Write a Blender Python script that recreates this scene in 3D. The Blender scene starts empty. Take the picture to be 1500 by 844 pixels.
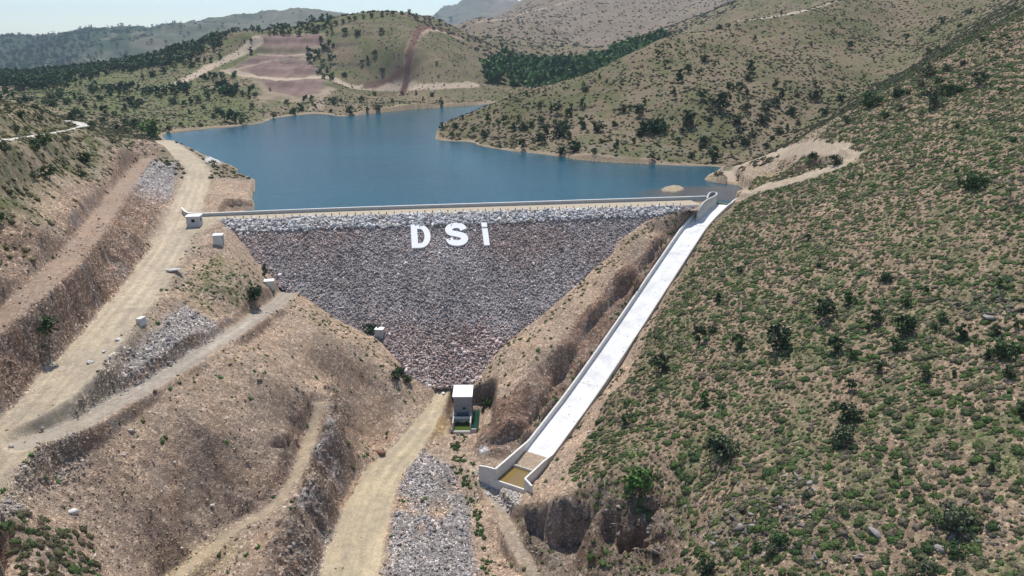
import bpy, math, random
import numpy as np
from mathutils import Vector
random.seed(7); rng = np.random.default_rng(7)
sc = bpy.context.scene; C = sc.collection
R = math.radians
# ---------------------------------------------------------------- camera model (used to place things on the ground)
FPX = 1100.0; PITCH = math.atan(350/FPX); HC = 40.0; CP, SP = math.cos(PITCH), math.sin(PITCH)
def raydir(u, v):
    a = (np.asarray(u, float)-750)/FPX; b = (422-np.asarray(v, float))/FPX
    return a, CP+b*SP, -SP+b*CP
def PZ(u, v, z):
    dx, dy, dz = raydir(u, v); t = (z-HC)/dz; return (float(dx*t), float(dy*t), float(z))
def PY(u, v, y):
    dx, dy, dz = raydir(u, v); t = y/dy; return (float(dx*t), float(y), float(HC+dz*t))
def pix(x, y, z):
    d = y*CP-(z-HC)*SP; return 750+FPX*x/d, 422-FPX*(y*SP+(z-HC)*CP)/d
# ---------------------------------------------------------------- numpy noise
def _h(ix, iy, seed):
    n = (ix.astype(np.int64)*374761393 + iy.astype(np.int64)*668265263 + seed*974711) & 0xffffffff
    n = ((n ^ (n >> 13))*1274126177) & 0xffffffff
    return ((n ^ (n >> 16)) & 0xffff)/65535.0
def vnoise(x, y, seed=0):
    x = np.asarray(x); y = np.asarray(y)
    ix = np.floor(x); iy = np.floor(y); fx = x-ix; fy = y-iy
    fx = fx*fx*fx*(fx*(fx*6-15)+10); fy = fy*fy*fy*(fy*(fy*6-15)+10)
    a = _h(ix, iy, seed); b = _h(ix+1, iy, seed); c = _h(ix, iy+1, seed); d = _h(ix+1, iy+1, seed)
    return (a+(b-a)*fx)*(1-fy)+(c+(d-c)*fx)*fy          # 0..1
def fbm(x, y, s, oct=4, seed=0, gain=.5, ridged=False):
    r = 0; a = 1; n = 0; ca, sa = math.cos(.7), math.sin(.7)
    X = np.asarray(x)/s; Y = np.asarray(y)/s
    for o in range(oct):
        v = vnoise(X+o*17.3, Y-o*9.1, seed+o)*2-1
        if ridged: v = 1-2*np.abs(v)
        r = r+a*v; n += a; a *= gain; X, Y = (X*ca-Y*sa)*2.03, (X*sa+Y*ca)*2.03
    return r/n                                           # about -1..1
def sst(a, b, x):
    t = np.clip((x-a)/(b-a), 0, 1); return t*t*(3-2*t)
# ---------------------------------------------------------------- dam geometry
E0 = np.array(PZ(310, 322, 0)[:2]); E1 = np.array(PZ(1000, 301, 0)[:2])
DD = (E1-E0)/np.linalg.norm(E1-E0); DN = np.array([DD[1], -DD[0]]); SL = 1/1.45
def damdist(x, y): return (x-E0[0])*DN[0]+(y-E0[1])*DN[1]
def damz(x, y): return -damdist(x, y)*SL
def PD(u, v):
    dx, dy, dz = raydir(u, v)
    # HC+dz t = -((dx t-E0x)DNx+(dy t-E0y)DNy) SL
    k = -(dx*DN[0]+dy*DN[1])*SL; c = (E0[0]*DN[0]+E0[1]*DN[1])*SL
    t = (c-HC)/(dz-k); return (float(dx*t), float(dy*t), float(HC+dz*t))
# ---------------------------------------------------------------- chute geometry
CH = [(1057, 299, -1.9), (1041, 312, -2.7), (1018, 336, -5.5), (1003, 358, -8.0), (868, 562, -27.4), (788, 668, -32.8)]
CHW = np.array([PZ(*p) for p in CH])
dl = CHW[-1][:2]-CHW[-2][:2]; dl = dl/np.linalg.norm(dl)
CHEND = np.array([*(CHW[-1][:2]+dl*14), -33.2])
def chute_x(y): return np.interp(y, CHW[::-1, 1], CHW[::-1, 0])
def chute_z(y): return np.interp(y, CHW[::-1, 1], CHW[::-1, 2])
# ---------------------------------------------------------------- terrain control points
W = []                                                  # world points
def zz(*pts):
    for p in pts: W.append(PZ(*p))
def yy(*pts):
    for p in pts: W.append(PY(*p))
def hill(x, y): return -31+.5*(x-7)+.05*(y-120)
for y in range(30, 226, 15):                            # big right hill
    x0 = chute_x(y)+12 if y > 120 else 14+abs(120-y)*.02
    for x in np.arange(x0, 200, 14 if x0 < 60 else 18):
        h = hill(x, y)-max(0, x-110)*.10
        if y > 205 and x < 90: h -= (y-205)*.12
        W.append((x, y, h))
# spur end, gully, behind the right hill
yy((1360, 110, 231), (1500, 23, 243), (1233, 180, 226), (1173, 207, 238), (1140, 222, 249), (1450, 55, 236))
zz((1100, 238, 3), (1060, 256, .2), (1130, 262, 2), (1160, 250, 5), (1200, 240, 10), (1105, 285, .5), (1085, 292, -.4), (1120, 278, 2.2))
yy((1180, 185, 330), (1280, 125, 390), (1380, 60, 460), (1440, 5, 530), (1480, 10, 420), (1120, 228, 298), (1240, 165, 290), (1330, 110, 300), (1430, 40, 340))
W += [(300, 400, 92), (350, 450, 118), (250, 250, 88), (280, 330, 90), (230, 150, 72), (250, 60, 80), (400, 620, 130), (380, 250, 120), (420, 80, 110), (600, 400, 160)]
# mid right hill: ridge, flank
yy((870, 105, 430), (790, 128, 410), (720, 155, 395), (1000, 52, 450), (960, 66, 440), (1080, 31, 480), (1230, 0, 560), (930, 80, 435), (1150, 15, 520),
   (1000, 150, 350), (1200, 100, 400), (1100, 60, 450), (1300, 40, 520), (1350, 0, 600), (900, 170, 350), (1100, 160, 340), (800, 180, 360), (1150, 200, 305), (1050, 200, 318), (950, 200, 325), (1000, 100, 400), (1250, 60, 470))
W += [(300, 750, 112), (130, 560, 26), (60, 530, 10), (20, 480, 2), (200, 700, 60), (-10, 430, 4), (450, 900, 160)]
# back valley and the brown mountain
W += [(6, 723, 4), (63, 900, 17), (143, 1100, 38), (257, 1300, 66), (110, 800, 40), (240, 950, 80), (400, 1200, 140)]
yy((860, 30, 1350), (1000, 20, 1500), (727, 27, 1600), (777, 7, 1800), (830, -25, 2000), (693, 33, 1200), (780, 70, 1050), (830, 55, 1200), (900, 35, 1350), (1050, 0, 1600), (720, 60, 1000), (1100, -10, 1700))
W += [(200, 2300, 300), (500, 2100, 300), (700, 1500, 220), (900, 2500, 380), (200, 3200, 80), (900, 4200, 200), (-100, 2300, 60)]
# quarry hill behind the lake
yy((500, 27, 800), (450, 43, 800), (370, 60, 740), (400, 54, 770), (550, 21, 815), (600, 21, 830), (650, 27, 860), (230, 90, 780), (100, 104, 780), (0, 113, 780), (300, 76, 760), (-100, 118, 780),
   (600, 80, 700), (660, 100, 680), (560, 70, 720), (690, 128, 700), (520, 130, 680), (640, 60, 760), (700, 75, 830), (745, 100, 800), (590, 128, 690), (600, 150, 625),
   (380, 56, 757), (470, 56, 768), (375, 78, 737), (470, 78, 737), (360, 84, 722), (470, 86, 722), (345, 112, 680), (460, 112, 690), (400, 118, 655), (470, 128, 650), (390, 150, 600), (450, 152, 600),
   (300, 108, 670), (330, 130, 610), (350, 160, 530), (280, 160, 520), (300, 140, 570), (250, 130, 600), (200, 120, 650), (150, 150, 480), (200, 185, 410), (100, 130, 620), (0, 130, 620), (50, 150, 450), (230, 165, 490), (-150, 135, 620))
W += [(-300, 1050, 10), (-600, 1100, 0), (-100, 1150, 45), (-500, 1500, -30), (-200, 1600, -10), (-900, 1500, -30), (-1000, 800, 10), (-60, 1350, 70)]
# far ranges
yy(*[(u, v, 3500) for u, v in [(-300, 70), (280, 42), (330, 33), (360, 26), (440, 20), (490, 22), (540, 28), (610, 40)]], *[(u, v, 2700) for u, v in [(-500, 66), (-200, 62), (0, 68), (50, 73), (110, 61), (180, 54), (215, 54), (250, 47)]])
yy((700, -2, 5200), (690, 0, 5250), (655, 24, 5000), (745, 14, 5000), (620, 36, 5000), (800, 20, 5000))
W += [(x, 6500, 0) for x in range(-6000, 6001, 1500)]+[(x, 2050, -40) for x in range(-2000, -100, 450)]+[(-3000, 2500, 20), (-3500, 4500, 20), (-1500, 4300, 60), (0, 4300, 60), (2500, 3000, 400), (3500, 4500, 300)]
# left hill above the road
yy((0, 150, 230), (100, 178, 230), (160, 202, 250), (60, 165, 230), (225, 213, 290), (-100, 130, 240), (-200, 110, 240), (30, 175, 200))
zz((0, 205, 21), (60, 196, 17.5), (120, 184, 14.5), (0, 300, 14), (90, 250, 12), (150, 235, 9.5), (190, 222, 7), (60, 290, 11), (0, 330, 11),
   (0, 400, 5), (60, 330, 8.4), (150, 270, 6), (215, 218, 4), (-80, 300, 19), (-200, 250, 34), (-200, 400, 19), (-120, 560, 0), (-200, 700, -6), (-300, 560, 6),
   (0, 480, 0), (60, 430, 2.4), (110, 380, 4.1), (150, 320, 4.2), (190, 265, 3.6), (225, 235, 3),                # bench
   (0, 545, -4.6), (60, 490, -2.1), (120, 440, -1.4), (160, 400, -1.3), (195, 340, 2.3), (235, 265, 2.6),                   # lower cut, mid
   (0, 610, -7.5), (60, 545, -5.6), (120, 480, -4.2), (170, 415, -2.8), (215, 360, -1), (240, 310, .2), (250, 270, .6), (250, 235, 1))   # cut foot
zz((20, 640, -10.5), (90, 560, -8), (180, 460, -5), (225, 400, -3.2), (262, 350, -1.2), (275, 300, 0), (290, 262, .3), (288, 245, .5), (262, 222, .8), (-60, 740, -14), (250, 208, .3))
# mound between road and lake
zz((310, 262, .5), (335, 262, 2.0), (320, 285, 1.6), (355, 270, .5), (350, 300, 1.2), (300, 300, .3), (330, 240, -.5), (340, 305, .6))
zz((225, 205, -1), (300, 315, 0), (310, 330, -.6), (320, 362, -1.7), (300, 345, -1.2))
# left abutment, grey track, mound
zz((135, 605, -11.4), (60, 640, -11.6), (234, 562, -11.9), (330, 495, -11.6), (400, 450, -12.8), (430, 424, -13.8), (180, 520, -8.2), (225, 470, -6.2), (250, 430, -4.6),
   (290, 470, -8.8), (330, 420, -6.4), (300, 385, -4.2), (350, 372, -4.4), (270, 440, -6), (375, 430, -9.6), (365, 405, -6.8), (355, 455, -11.0), (280, 370, -2.5), (392, 420, -10.8))
# spur below the track
zz((300, 620, -16.8), (400, 560, -16.8), (470, 500, -17), (450, 450, -14.5), (520, 520, -21.5), (560, 560, -26), (595, 590, -29.8), (605, 625, -31.3), (200, 680, -18), (100, 740, -18.5), (0, 760, -15), (0, 844, -19),
   (150, 844, -24.6), (250, 760, -25.3), (350, 700, -25.2), (450, 560, -21), (485, 545, -22.3), (300, 560, -14), (-60, 844, -18), (0, 950, -23), (150, 950, -27), (300, 950, -32), (-150, 900, -16), (-250, 760, -5), (540, 505, -21.5),
   (425, 612, -22.6), (410, 660, -24.6), (385, 705, -26.8), (330, 745, -28.3), (270, 790, -29.3), (540, 575, -28.2))
zz((478, 570, -23.6), (452, 640, -26.4), (432, 700, -28.0), (401, 746, -29.3), (354, 765, -30.3), (300, 812, -31.2), (250, 850, -31.5))
zz((497, 585, -24.6), (490, 640, -26.6), (470, 700, -28.2), (440, 760, -29.6), (400, 800, -30.6), (522, 640, -33), (512, 700, -34.5), (488, 745, -35.2), (470, 800, -35.8), (455, 850, -36.2), (400, 860, -33), (420, 1000, -37))
# valley road and floor
zz((640, 585, -30.6), (620, 620, -31.5), (590, 660, -33), (555, 700, -34), (530, 760, -35), (505, 844, -36), (490, 900, -36.5), (480, 1000, -37.5),
   (640, 690, -33.7), (610, 760, -34.2), (600, 844, -35), (680, 760, -36.6), (650, 844, -36.8), (665, 660, -34), (690, 740, -37.6), (720, 844, -39), (600, 1000, -38), (750, 1000, -41),
   (680, 650, -33.6), (678, 640, -33), (745, 770, -36.8), (785, 844, -38), (730, 740, -35.2), (712, 700, -34.2), (660, 562, -29), (645, 565, -29.3), (705, 665, -33.4), (740, 665, -33.0), (700, 640, -32.6))
# berm between dam and chute
zz((1012, 307, -1.6), (1000, 316, -3.0), (960, 352, -6.2), (915, 400, -11.2), (985, 322, -3.4), (867, 454, -17), (817, 514, -21), (769, 618, -28.6), (735, 636, -30.2), (708, 650, -31.4), (780, 580, -26), (745, 590, -27.6), (715, 605, -29))
for u, v in [(1003, 305), (985, 309), (970, 313), (940, 330), (905, 360), (830, 430), (870, 395), (790, 465), (745, 500), (700, 560)]:
    W.append(PD(u, v))
for (u, v), h in [((345, 340), .2), ((375, 385), .3), ((430, 430), .3), ((500, 475), .3), ((550, 500), .3), ((600, 550), .3)]:
    p = PD(u, v); W.append((p[0], p[1], p[2]+h))
for i, y in enumerate(np.linspace(118, 212, 9)):        # chute bed and shoulders
    cx, cz = float(chute_x(y)), float(chute_z(y))
    W.append((cx, y, cz-.2)); W.append((cx-4.3, y+2.6, cz+.5))
    if y > 125: W.append((cx+4.4, y-2.6, cz+1.6)); W.append((cx+8, y-5, cz+3.6))
W.append((CHEND[0], CHEND[1], -35)); W.append((7, 112, -31.5))
# rock hollows right of the stream
zz((770, 742, -33.8), (820, 738, -30.6), (880, 742, -28.0), (930, 762, -26.6), (790, 800, -38.2), (830, 822, -38.6), (862, 800, -37.2), (870, 765, -29.2), (850, 838, -37.0), (885, 800, -33.5), (905, 840, -34.2), (930, 800, -31.5), (960, 844, -32.5), (1000, 820, -27.5), (1000, 1000, -33), (870, 1000, -38))
for u, v in [(375, 285), (373, 263), (345, 246), (300, 230), (258, 212), (236, 198), (300, 189), (345, 185), (400, 173), (460, 166), (530, 168), (600, 161), (690, 155), (633, 203), (690, 207), (745, 221), (800, 226), (860, 236), (940, 240), (1000, 243), (1045, 243)]:
    W.append(PZ(u, v, -1.2))
zz((450, 200, -9), (600, 190, -9), (500, 240, -9), (700, 250, -9), (850, 265, -8), (400, 220, -8), (560, 280, -9), (950, 262, -6))
W += [(-60, 40, -14), (-30, 40, -25), (0, 40, -42), (-90, 60, -2), (-45, 52, -20), (-15, 60, -37), (-110, 90, 8), (-140, 120, 18), (-15, 42, -35)]
zz((700, 150, -1.5), (725, 145, .5), (740, 138, 2))
W = np.array(W, float)
# ---------------------------------------------------------------- radial basis surface in a frame that widens with distance
YO = 70.0
def warp(x, y): return x/(y+YO), np.log(y+YO)
def rbf_fit(P):
    r, s = warp(P[:, 0], P[:, 1]); n = len(P); c2 = .012**2
    d = np.sqrt((r[:, None]-r)**2+(s[:, None]-s)**2+c2)
    A = np.zeros((n+3, n+3)); A[:n, :n] = d; A[:n, :n] -= np.eye(n)*.0008
    A[:n, n] = 1; A[:n, n+1] = r; A[:n, n+2] = s; A[n:, :n] = A[:n, n:].T
    # heights relative to distance keep far and near equally stiff
    b = np.zeros(n+3); b[:n] = P[:, 2]/(P[:, 1]+YO)
    w = np.linalg.solve(A, b); return r, s, w, c2
RB = rbf_fit(W)
def rbf_eval(x, y):
    x = np.asarray(x, float).ravel(); y = np.asarray(y, float).ravel(); r0, s0, w, c2 = RB
    R_, S_ = warp(x, y); out = np.empty(len(x)); r0 = r0.astype(np.float32); s0 = s0.astype(np.float32); wf = w[:-3].astype(np.float64)
    for i in range(0, len(x), 20000):
        j = slice(i, i+20000); rr = R_[j].astype(np.float32)[:, None]-r0; ss = S_[j].astype(np.float32)[:, None]-s0
        out[j] = np.sqrt(rr*rr+ss*ss+np.float32(c2)).astype(np.float64) @ wf
    return (out+w[-3]+w[-2]*R_+w[-1]*S_)*(y+YO)
# ---------------------------------------------------------------- polygons, lines
def densify(P, n):
    P = np.asarray(P, float); o = []
    for a, b in zip(P[:-1], P[1:]):
        for k in range(n): o.append(a+(b-a)*k/n)
    o.append(P[-1]); return np.array(o)
def sdf_poly(x, y, poly, margin=40):
    """signed distance, negative inside; far points get +margin"""
    P = np.asarray(poly, float)[:, :2]; out = np.full(x.shape, float(margin))
    m = (x > P[:, 0].min()-margin) & (x < P[:, 0].max()+margin) & (y > P[:, 1].min()-margin) & (y < P[:, 1].max()+margin)
    X = x[m]; Y = y[m]; d2 = np.full(X.shape, 1e12); ins = np.zeros(X.shape, bool)
    for a, b in zip(P, np.roll(P, -1, 0)):
        ex, ey = b-a; L = ex*ex+ey*ey+1e-12; t = np.clip(((X-a[0])*ex+(Y-a[1])*ey)/L, 0, 1)
        d2 = np.minimum(d2, (X-a[0]-t*ex)**2+(Y-a[1]-t*ey)**2)
        c = (a[1] > Y) != (b[1] > Y); ins ^= c & (X < (b[0]-a[0])*(Y-a[1])/(b[1]-a[1]+1e-15)+a[0])
    d = np.sqrt(d2); d[ins] *= -1; out[m] = d; return out
def line_dist(x, y, line, margin=30):
    """distance to a polyline (x,y,z) and the height of its nearest point"""
    P = np.asarray(line, float); D = np.full(x.shape, float(margin)); Z = np.zeros(x.shape)
    m = (x > P[:, 0].min()-margin) & (x < P[:, 0].max()+margin) & (y > P[:, 1].min()-margin) & (y < P[:, 1].max()+margin)
    X = x[m]; Y = y[m]; d2 = np.full(X.shape, 1e12); z = np.zeros(X.shape)
    for a, b in zip(P[:-1], P[1:]):
        ex, ey = (b-a)[:2]; L = ex*ex+ey*ey+1e-12; t = np.clip(((X-a[0])*ex+(Y-a[1])*ey)/L, 0, 1)
        q = (X-a[0]-t*ex)**2+(Y-a[1]-t*ey)**2; k = q < d2; d2[k] = q[k]; z[k] = (a[2]+t*(b[2]-a[2]))[k]
    D[m] = np.minimum(np.sqrt(d2), margin); Z[m] = z; return D, Z
WL = -1.6
def sm(P, n=3):                                          # corner cutting
    P = np.asarray(P, float)
    for _ in range(n):
        Q = [P[0]]
        for a, b in zip(P[:-1], P[1:]): Q += [a*.75+b*.25, a*.25+b*.75]
        Q.append(P[-1]); P = np.array(Q)
    return P
shore_left = [PZ(u, v, WL)[:2] for u, v in [(370, 312), (371, 300), (366, 290), (374, 276), (373, 263), (362, 254), (345, 246), (325, 240), (300, 230), (280, 221), (258, 212), (238, 202), (236, 197), (262, 193), (300, 189), (345, 185), (385, 181), (400, 173), (430, 169), (460, 166), (480, 168), (500, 171), (530, 168), (560, 165), (600, 161), (640, 158), (690, 155), (720, 152)]]
shore_right = [(15, 575), (5, 520), (-12, 460), (-32, 410)]+[PZ(u, v, WL)[:2] for u, v in [(633, 203), (655, 207), (690, 207), (700, 214), (745, 221), (800, 226), (860, 236), (940, 240), (1000, 243), (1045, 243), (1062, 246), (1050, 252), (1030, 262), (1045, 267), (1068, 270), (1086, 272), (1091, 284), (1078, 292)]]
SILL = [PZ(1070, 298.5, WL)[:2], PZ(1046, 297.5, WL)[:2], PZ(1040, 289.5, WL)[:2]]
WB = DN*(-9.0)                                           # upstream foot of the wall (from the crest edge line)
dam_up = [tuple(E0+DD*t+WB*0.75) for t in (112, 80, 40, 0)]
LAKE = np.array([tuple(p) for p in sm(shore_left, 1)]+[tuple(p) for p in sm(shore_right, 1)]+SILL+dam_up)
ISLAND = [PZ(u, v, WL)[:2] for u, v in [(966, 279), (972, 275), (985, 272), (996, 273), (1004, 276), (1000, 280), (988, 283), (975, 282)]]
# ---------------------------------------------------------------- roads (x, y, z lines with half width and shoulder)
def pl(pts, n=2): return sm([PZ(*p) for p in pts], n)
ROADS = {
 'main': (pl([(-140, 860, -18), (-60, 740, -14), (20, 640, -10.5), (90, 560, -8), (180, 460, -5), (225, 400, -3.2), (258, 350, -1.2), (275, 300, 0), (290, 262, .3), (288, 243, .5), (262, 222, .7), (240, 207, .4)]), 4.0, 2.2),
 'track': (pl([(40, 650, -11.6), (120, 622, -11.7), (187, 582, -12), (250, 548, -11.9), (330, 495, -11.6), (380, 462, -12.2), (410, 442, -13.1), (428, 424, -13.7)]), 2.0, 1.3),
 'ledge': (pl([(470, 592, -23.0), (456, 640, -26.6), (432, 700, -28.0), (401, 746, -29.3), (354, 768, -30.0), (300, 812, -30.8), (250, 850, -31.2)]), .9, 1.6),
 'valley': (pl([(648, 575, -30.0), (638, 595, -30.8), (620, 625, -31.6), (596, 655, -32.9), (562, 690, -33.8), (535, 750, -34.9), (510, 844, -36), (495, 920, -36.7)]), 4.0, 1.6),
 'footpath': (pl([(700, 690, -34.4), (735, 750, -36.2), (750, 790, -37.1), (780, 830, -37.9), (800, 900, -38.6)]), 1.0, 1.0),
 'hut': (pl([(262, 345, -1.2), (285, 335, -.3), (300, 322, 0)]), 3.2, 2.0),
 'upper': (pl([(-60, 212, 23), (0, 206, 21), (50, 199, 18.6), (85, 194, 16.4), (112, 189, 15), (126, 184, 14.4), (112, 180, 14.4), (98, 177, 15)]), 1.8, 6),
 'bench': (pl([(-60, 520, -1.5), (0, 470, .7), (60, 420, 3.0), (110, 372, 4.3), (150, 318, 4.4), (190, 262, 3.8), (218, 233, 3)]), 2.4, 1.4),
 'spur': (pl([(1062, 255, -2), (1092, 285, .5), (1110, 276, 2.4), (1150, 262, 5), (1200, 250, 8), (1235, 238, 12), (1245, 226, 14), (1235, 218, 15)]), 1.8, 1.2),
}
def zq(u, v, y): return PY(u, v, y)
FAR = {
 'far_a': ([zq(235, 130, 545), zq(262, 122, 570), zq(290, 108, 600), zq(320, 92, 650), (zq(350, 80, 690)), zq(370, 66, 725), zq(378, 57, 738)], 3.5),
 'far_b': ([zq(330, 104, 640), zq(370, 112, 628), zq(420, 118, 612), zq(480, 111, 640), zq(500, 122, 628), zq(520, 129, 620), zq(560, 128, 630), zq(600, 128, 640), zq(640, 127, 650), zq(695, 124, 668)], 3.2),
 'far_c': ([zq(540, 129, 620), zq(575, 116, 645), zq(598, 95, 690), (zq(610, 70, 730)), zq(622, 42, 790), zq(650, 34, 815), zq(680, 32, 835)], 3.2),
}
# ---------------------------------------------------------------- the ground grid (finer near the camera)
QUAL = 1.0
RSTEP = .00235/QUAL
rcol = np.arange(-1.02, 1.021, RSTEP)                    # x / (y + 18)
srow = np.concatenate([np.arange(math.log(40), math.log(1000), .0026/QUAL), np.arange(math.log(1000), math.log(9000), .006/QUAL)])
yrow = np.exp(srow); NX, NY = len(rcol), len(yrow)
GX = (rcol[None, :]*(yrow[:, None]+18)); GY = np.repeat(yrow[:, None], NX, 1)
X = GX.ravel(); Y = GY.ravel()
# base surface on a coarse version of the same grid, then interpolated
cr = np.linspace(rcol[0], rcol[-1], 330); cs = np.linspace(srow[0], srow[-1], 520)
CY = np.exp(cs); cz = rbf_eval((cr[None, :]*(CY[:, None]+18)), np.repeat(CY[:, None], len(cr), 1)).reshape(len(cs), len(cr))
def grid_sample(F, r_ax, s_ax, x, y):
    r = x/(y+18); s = np.log(np.maximum(y, 1))
    i = np.clip(np.interp(r, r_ax, np.arange(len(r_ax))), 0, len(r_ax)-1.001); j = np.clip(np.interp(s, s_ax, np.arange(len(s_ax))), 0, len(s_ax)-1.001)
    i0 = i.astype(int); j0 = j.astype(int); fi = i-i0; fj = j-j0
    return (F[j0, i0]*(1-fi)+F[j0, i0+1]*fi)*(1-fj)+(F[j0+1, i0]*(1-fi)+F[j0+1, i0+1]*fi)*fj
BASE = grid_sample(cz, cr, cs, X, Y)
def base_at(x, y): return grid_sample(cz, cr, cs, np.asarray(x, float), np.asarray(y, float))
def march(u, v, fz, t0=45, t1=7000, n=900):
    """first hit of the view ray through a pixel of the photo with the ground"""
    u = np.atleast_1d(np.asarray(u, float)); v = np.atleast_1d(np.asarray(v, float))
    dx, dy, dz = raydir(u, v); ts = np.exp(np.linspace(math.log(t0), math.log(t1), n))
    hit = np.full(u.shape, np.nan); prev = np.full(u.shape, 1.0); pt = np.full(u.shape, t0*1.0)
    for t in ts:
        g = HC+dz*t-fz(dx*t, dy*t); k = np.isnan(hit) & (g < 0)
        hit[k] = (pt+(t-pt)*prev/(prev-g+1e-9))[k]; prev = np.where(np.isnan(hit), g, prev); pt[:] = t
    return dx*hit, dy*hit, HC+dz*hit
def on_ground(pts, fz=None):
    a = np.array(pts, float); x, y, z = march(a[:, 0], a[:, 1], fz or base_at); return np.stack([x, y, z], 1)
Z = BASE.copy()
near = 1-sst(260, 420, Y)
# masks of the ground kinds, from outlines laid on the ground
def region(pts, soft=2.0, wob=1.5, scale=6, seed=3, n=3):
    P = densify(np.array(list(pts)+[pts[0]], float), n)[:-1]; g = on_ground(P); g = g[~np.isnan(g[:, 0])]
    sc_ = np.hypot(g[:, 0].mean(), g[:, 1].mean())/120
    d = sdf_poly(X, Y, g, margin=20*sc_); m = np.abs(d) < 19*sc_
    out = (d < 0).astype(float); dd = d[m]+wob*sc_*fbm(X[m], Y[m], scale*sc_, 4, seed); out[m] = 1-sst(-soft*sc_*.5, soft*sc_*.5, dd); return out
M = {}
M['scarp_up'] = region([(0, 345), (40, 335), (85, 300), (130, 262), (170, 225), (205, 205), (240, 215), (215, 240), (180, 262), (140, 320), (100, 370), (50, 410), (0, 455)])
M['scarp_low'] = region([(0, 480), (60, 432), (115, 380), (120, 362), (150, 325), (190, 270), (225, 238), (262, 240), (258, 275), (235, 320), (212, 365), (190, 390), (165, 425), (120, 480), (60, 550), (0, 615)], 1.2)
M['rubble'] = region([(38, 642), (120, 568), (175, 522), (230, 470), (262, 440), (300, 460), (330, 482), (280, 512), (220, 545), (170, 580), (100, 615)])
M['rubble2'] = region([(0, 690), (60, 660), (120, 640), (130, 690), (60, 730), (0, 760)])
M['valrubble'] = region([(618, 660), (660, 690), (690, 760), (700, 844), (705, 900), (540, 900), (560, 844), (575, 740), (595, 690)])
M['cliff'] = region([(495, 570), (512, 600), (505, 680), (500, 740), (478, 800), (462, 900), (380, 900), (395, 800), (440, 740), (465, 690), (485, 620)])
M['cliff2'] = region([(430, 560), (452, 590), (445, 640), (430, 690), (395, 745), (340, 765), (280, 800), (225, 815), (190, 800), (260, 778), (350, 735), (400, 690), (420, 630)])
M['hollow'] = region([(735, 748), (770, 735), (830, 725), (900, 730), (990, 760), (1010, 800), (980, 900), (780, 900), (760, 800)])
M['bank'] = region([(1005, 312), (985, 345), (915, 440), (862, 520), (800, 600), (740, 665), (700, 662), (705, 600), (740, 580), (812, 510), (862, 450), (915, 395), (965, 345)], 1.0, .8)
M['hump'] = region([(262, 420), (320, 375), (365, 395), (385, 430), (370, 450), (300, 455)], 4)
M['shrubpatch'] = region([(0, 740), (60, 750), (130, 790), (150, 860), (0, 900)], 4)
M['pad'] = region([(600, 575), (650, 562), (662, 600), (655, 640), (620, 650), (600, 610)], 2)
def wregion(P, soft=2.0, wob=1.5, scale=6, seed=3):
    d = sdf_poly(X, Y, np.array(P, float), 25); m = d < 24; out = np.zeros(X.shape); out[m] = 1-sst(-soft/2, soft/2, d[m]+wob*fbm(X[m], Y[m], scale, 4, seed)); return out
M['righthill'] = wregion([(65, 219), (75, 226), (90, 243), (108, 254), (150, 272), (270, 310), (300, 20), (14, 20), (10, 95), (11, 118), (24, 143), (51, 195)], 2)
M['earthspur'] = wregion([(66, 224), (72, 242), (66, 263), (80, 263), (97, 256), (106, 244), (104, 232), (92, 228), (78, 226)], 3)
M['quarry'] = region([(380, 57), (475, 57), (478, 76), (450, 88), (475, 112), (485, 150), (380, 160), (372, 120), (335, 108), (375, 84)], 1.5)
M['q1'] = region([(382, 58), (474, 57), (476, 74), (440, 78), (385, 77)], 1, 1.2)
M['q2'] = region([(342, 104), (372, 90), (420, 86), (455, 88), (478, 108), (440, 115), (380, 112)], 1, 1.2)
M['q3'] = region([(378, 122), (420, 120), (462, 117), (484, 124), (470, 146), (440, 152), (400, 142)], 1, 1.2)
M['grove'] = region([(716, 108), (745, 92), (800, 100), (860, 104), (900, 82), (940, 70), (965, 62), (950, 80), (870, 108), (800, 128), (750, 136), (722, 128)], 2, 2)
M['apron'] = region([(700, 685), (728, 706), (766, 722), (755, 745), (725, 735), (700, 712)], 1, .6)
M['lip'] = region([(690, 650), (705, 640), (740, 662), (770, 650), (780, 655), (730, 690), (700, 680)], 1)
# ---- relief: large, then rock faces, then small
Z += near*(fbm(X, Y, 22, 3, 11)*.9)*(.35+.65*M['righthill'])
rk = np.clip(M['scarp_low']*.9+M['cliff']*1.0+M['hollow']*.9+M['bank']*.55+M['scarp_up']*.45+M['cliff2']*.6, 0, 1)
rel = np.zeros_like(Z); m = rk > .01; x_, y_ = X[m], Y[m]
rel[m] = rk[m]*(fbm(x_, y_, 5.0, 6, 21, .62, True)*1.25+fbm(x_*1.0, y_*.45, 1.6, 4, 22, .6)*.7)*(1+.5*M['hollow'][m])
Z += rel
far = sst(300, 600, Y); m = far > 0
Z[m] += far[m]*(fbm(X[m], Y[m], 150, 5, 31, .5)*Y[m]*.010+fbm(X[m], Y[m], 60, 4, 33, .5, True)*Y[m]*.0035)
mid = sst(200, 300, Y)*(1-sst(600, 900, Y)); m = mid > 0
Z[m] += mid[m]*fbm(X[m], Y[m], 40, 5, 35, .5)*1.8*(1-.0*M['quarry'][m])
m = Y < 300
Z[m] += fbm(X[m], Y[m], 3.0, 5, 41, .6)*.26
m = (Y < 200) & (X < 6); Z[m] += (fbm(X[m], Y[m], 5.5, 5, 43, .6, True)*.42+fbm(X[m], Y[m], 1.1, 3, 44, .6, True)*.14)*(1-M['righthill'][m])
# cattle terraces following the contours of the right hill
m = (M['righthill']*(1-M['hollow']) > .05); zt = Z[m]+fbm(X[m], Y[m], 9, 4, 51)*1.8
ph = (zt/1.7) % 1.0; Z[m] += M['righthill'][m]*(np.where(ph < .3, ph/.3, (1-ph)/.7)-.5)*.42*(.3+.6*vnoise(X[m]/9, Y[m]/9, 52))
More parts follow.
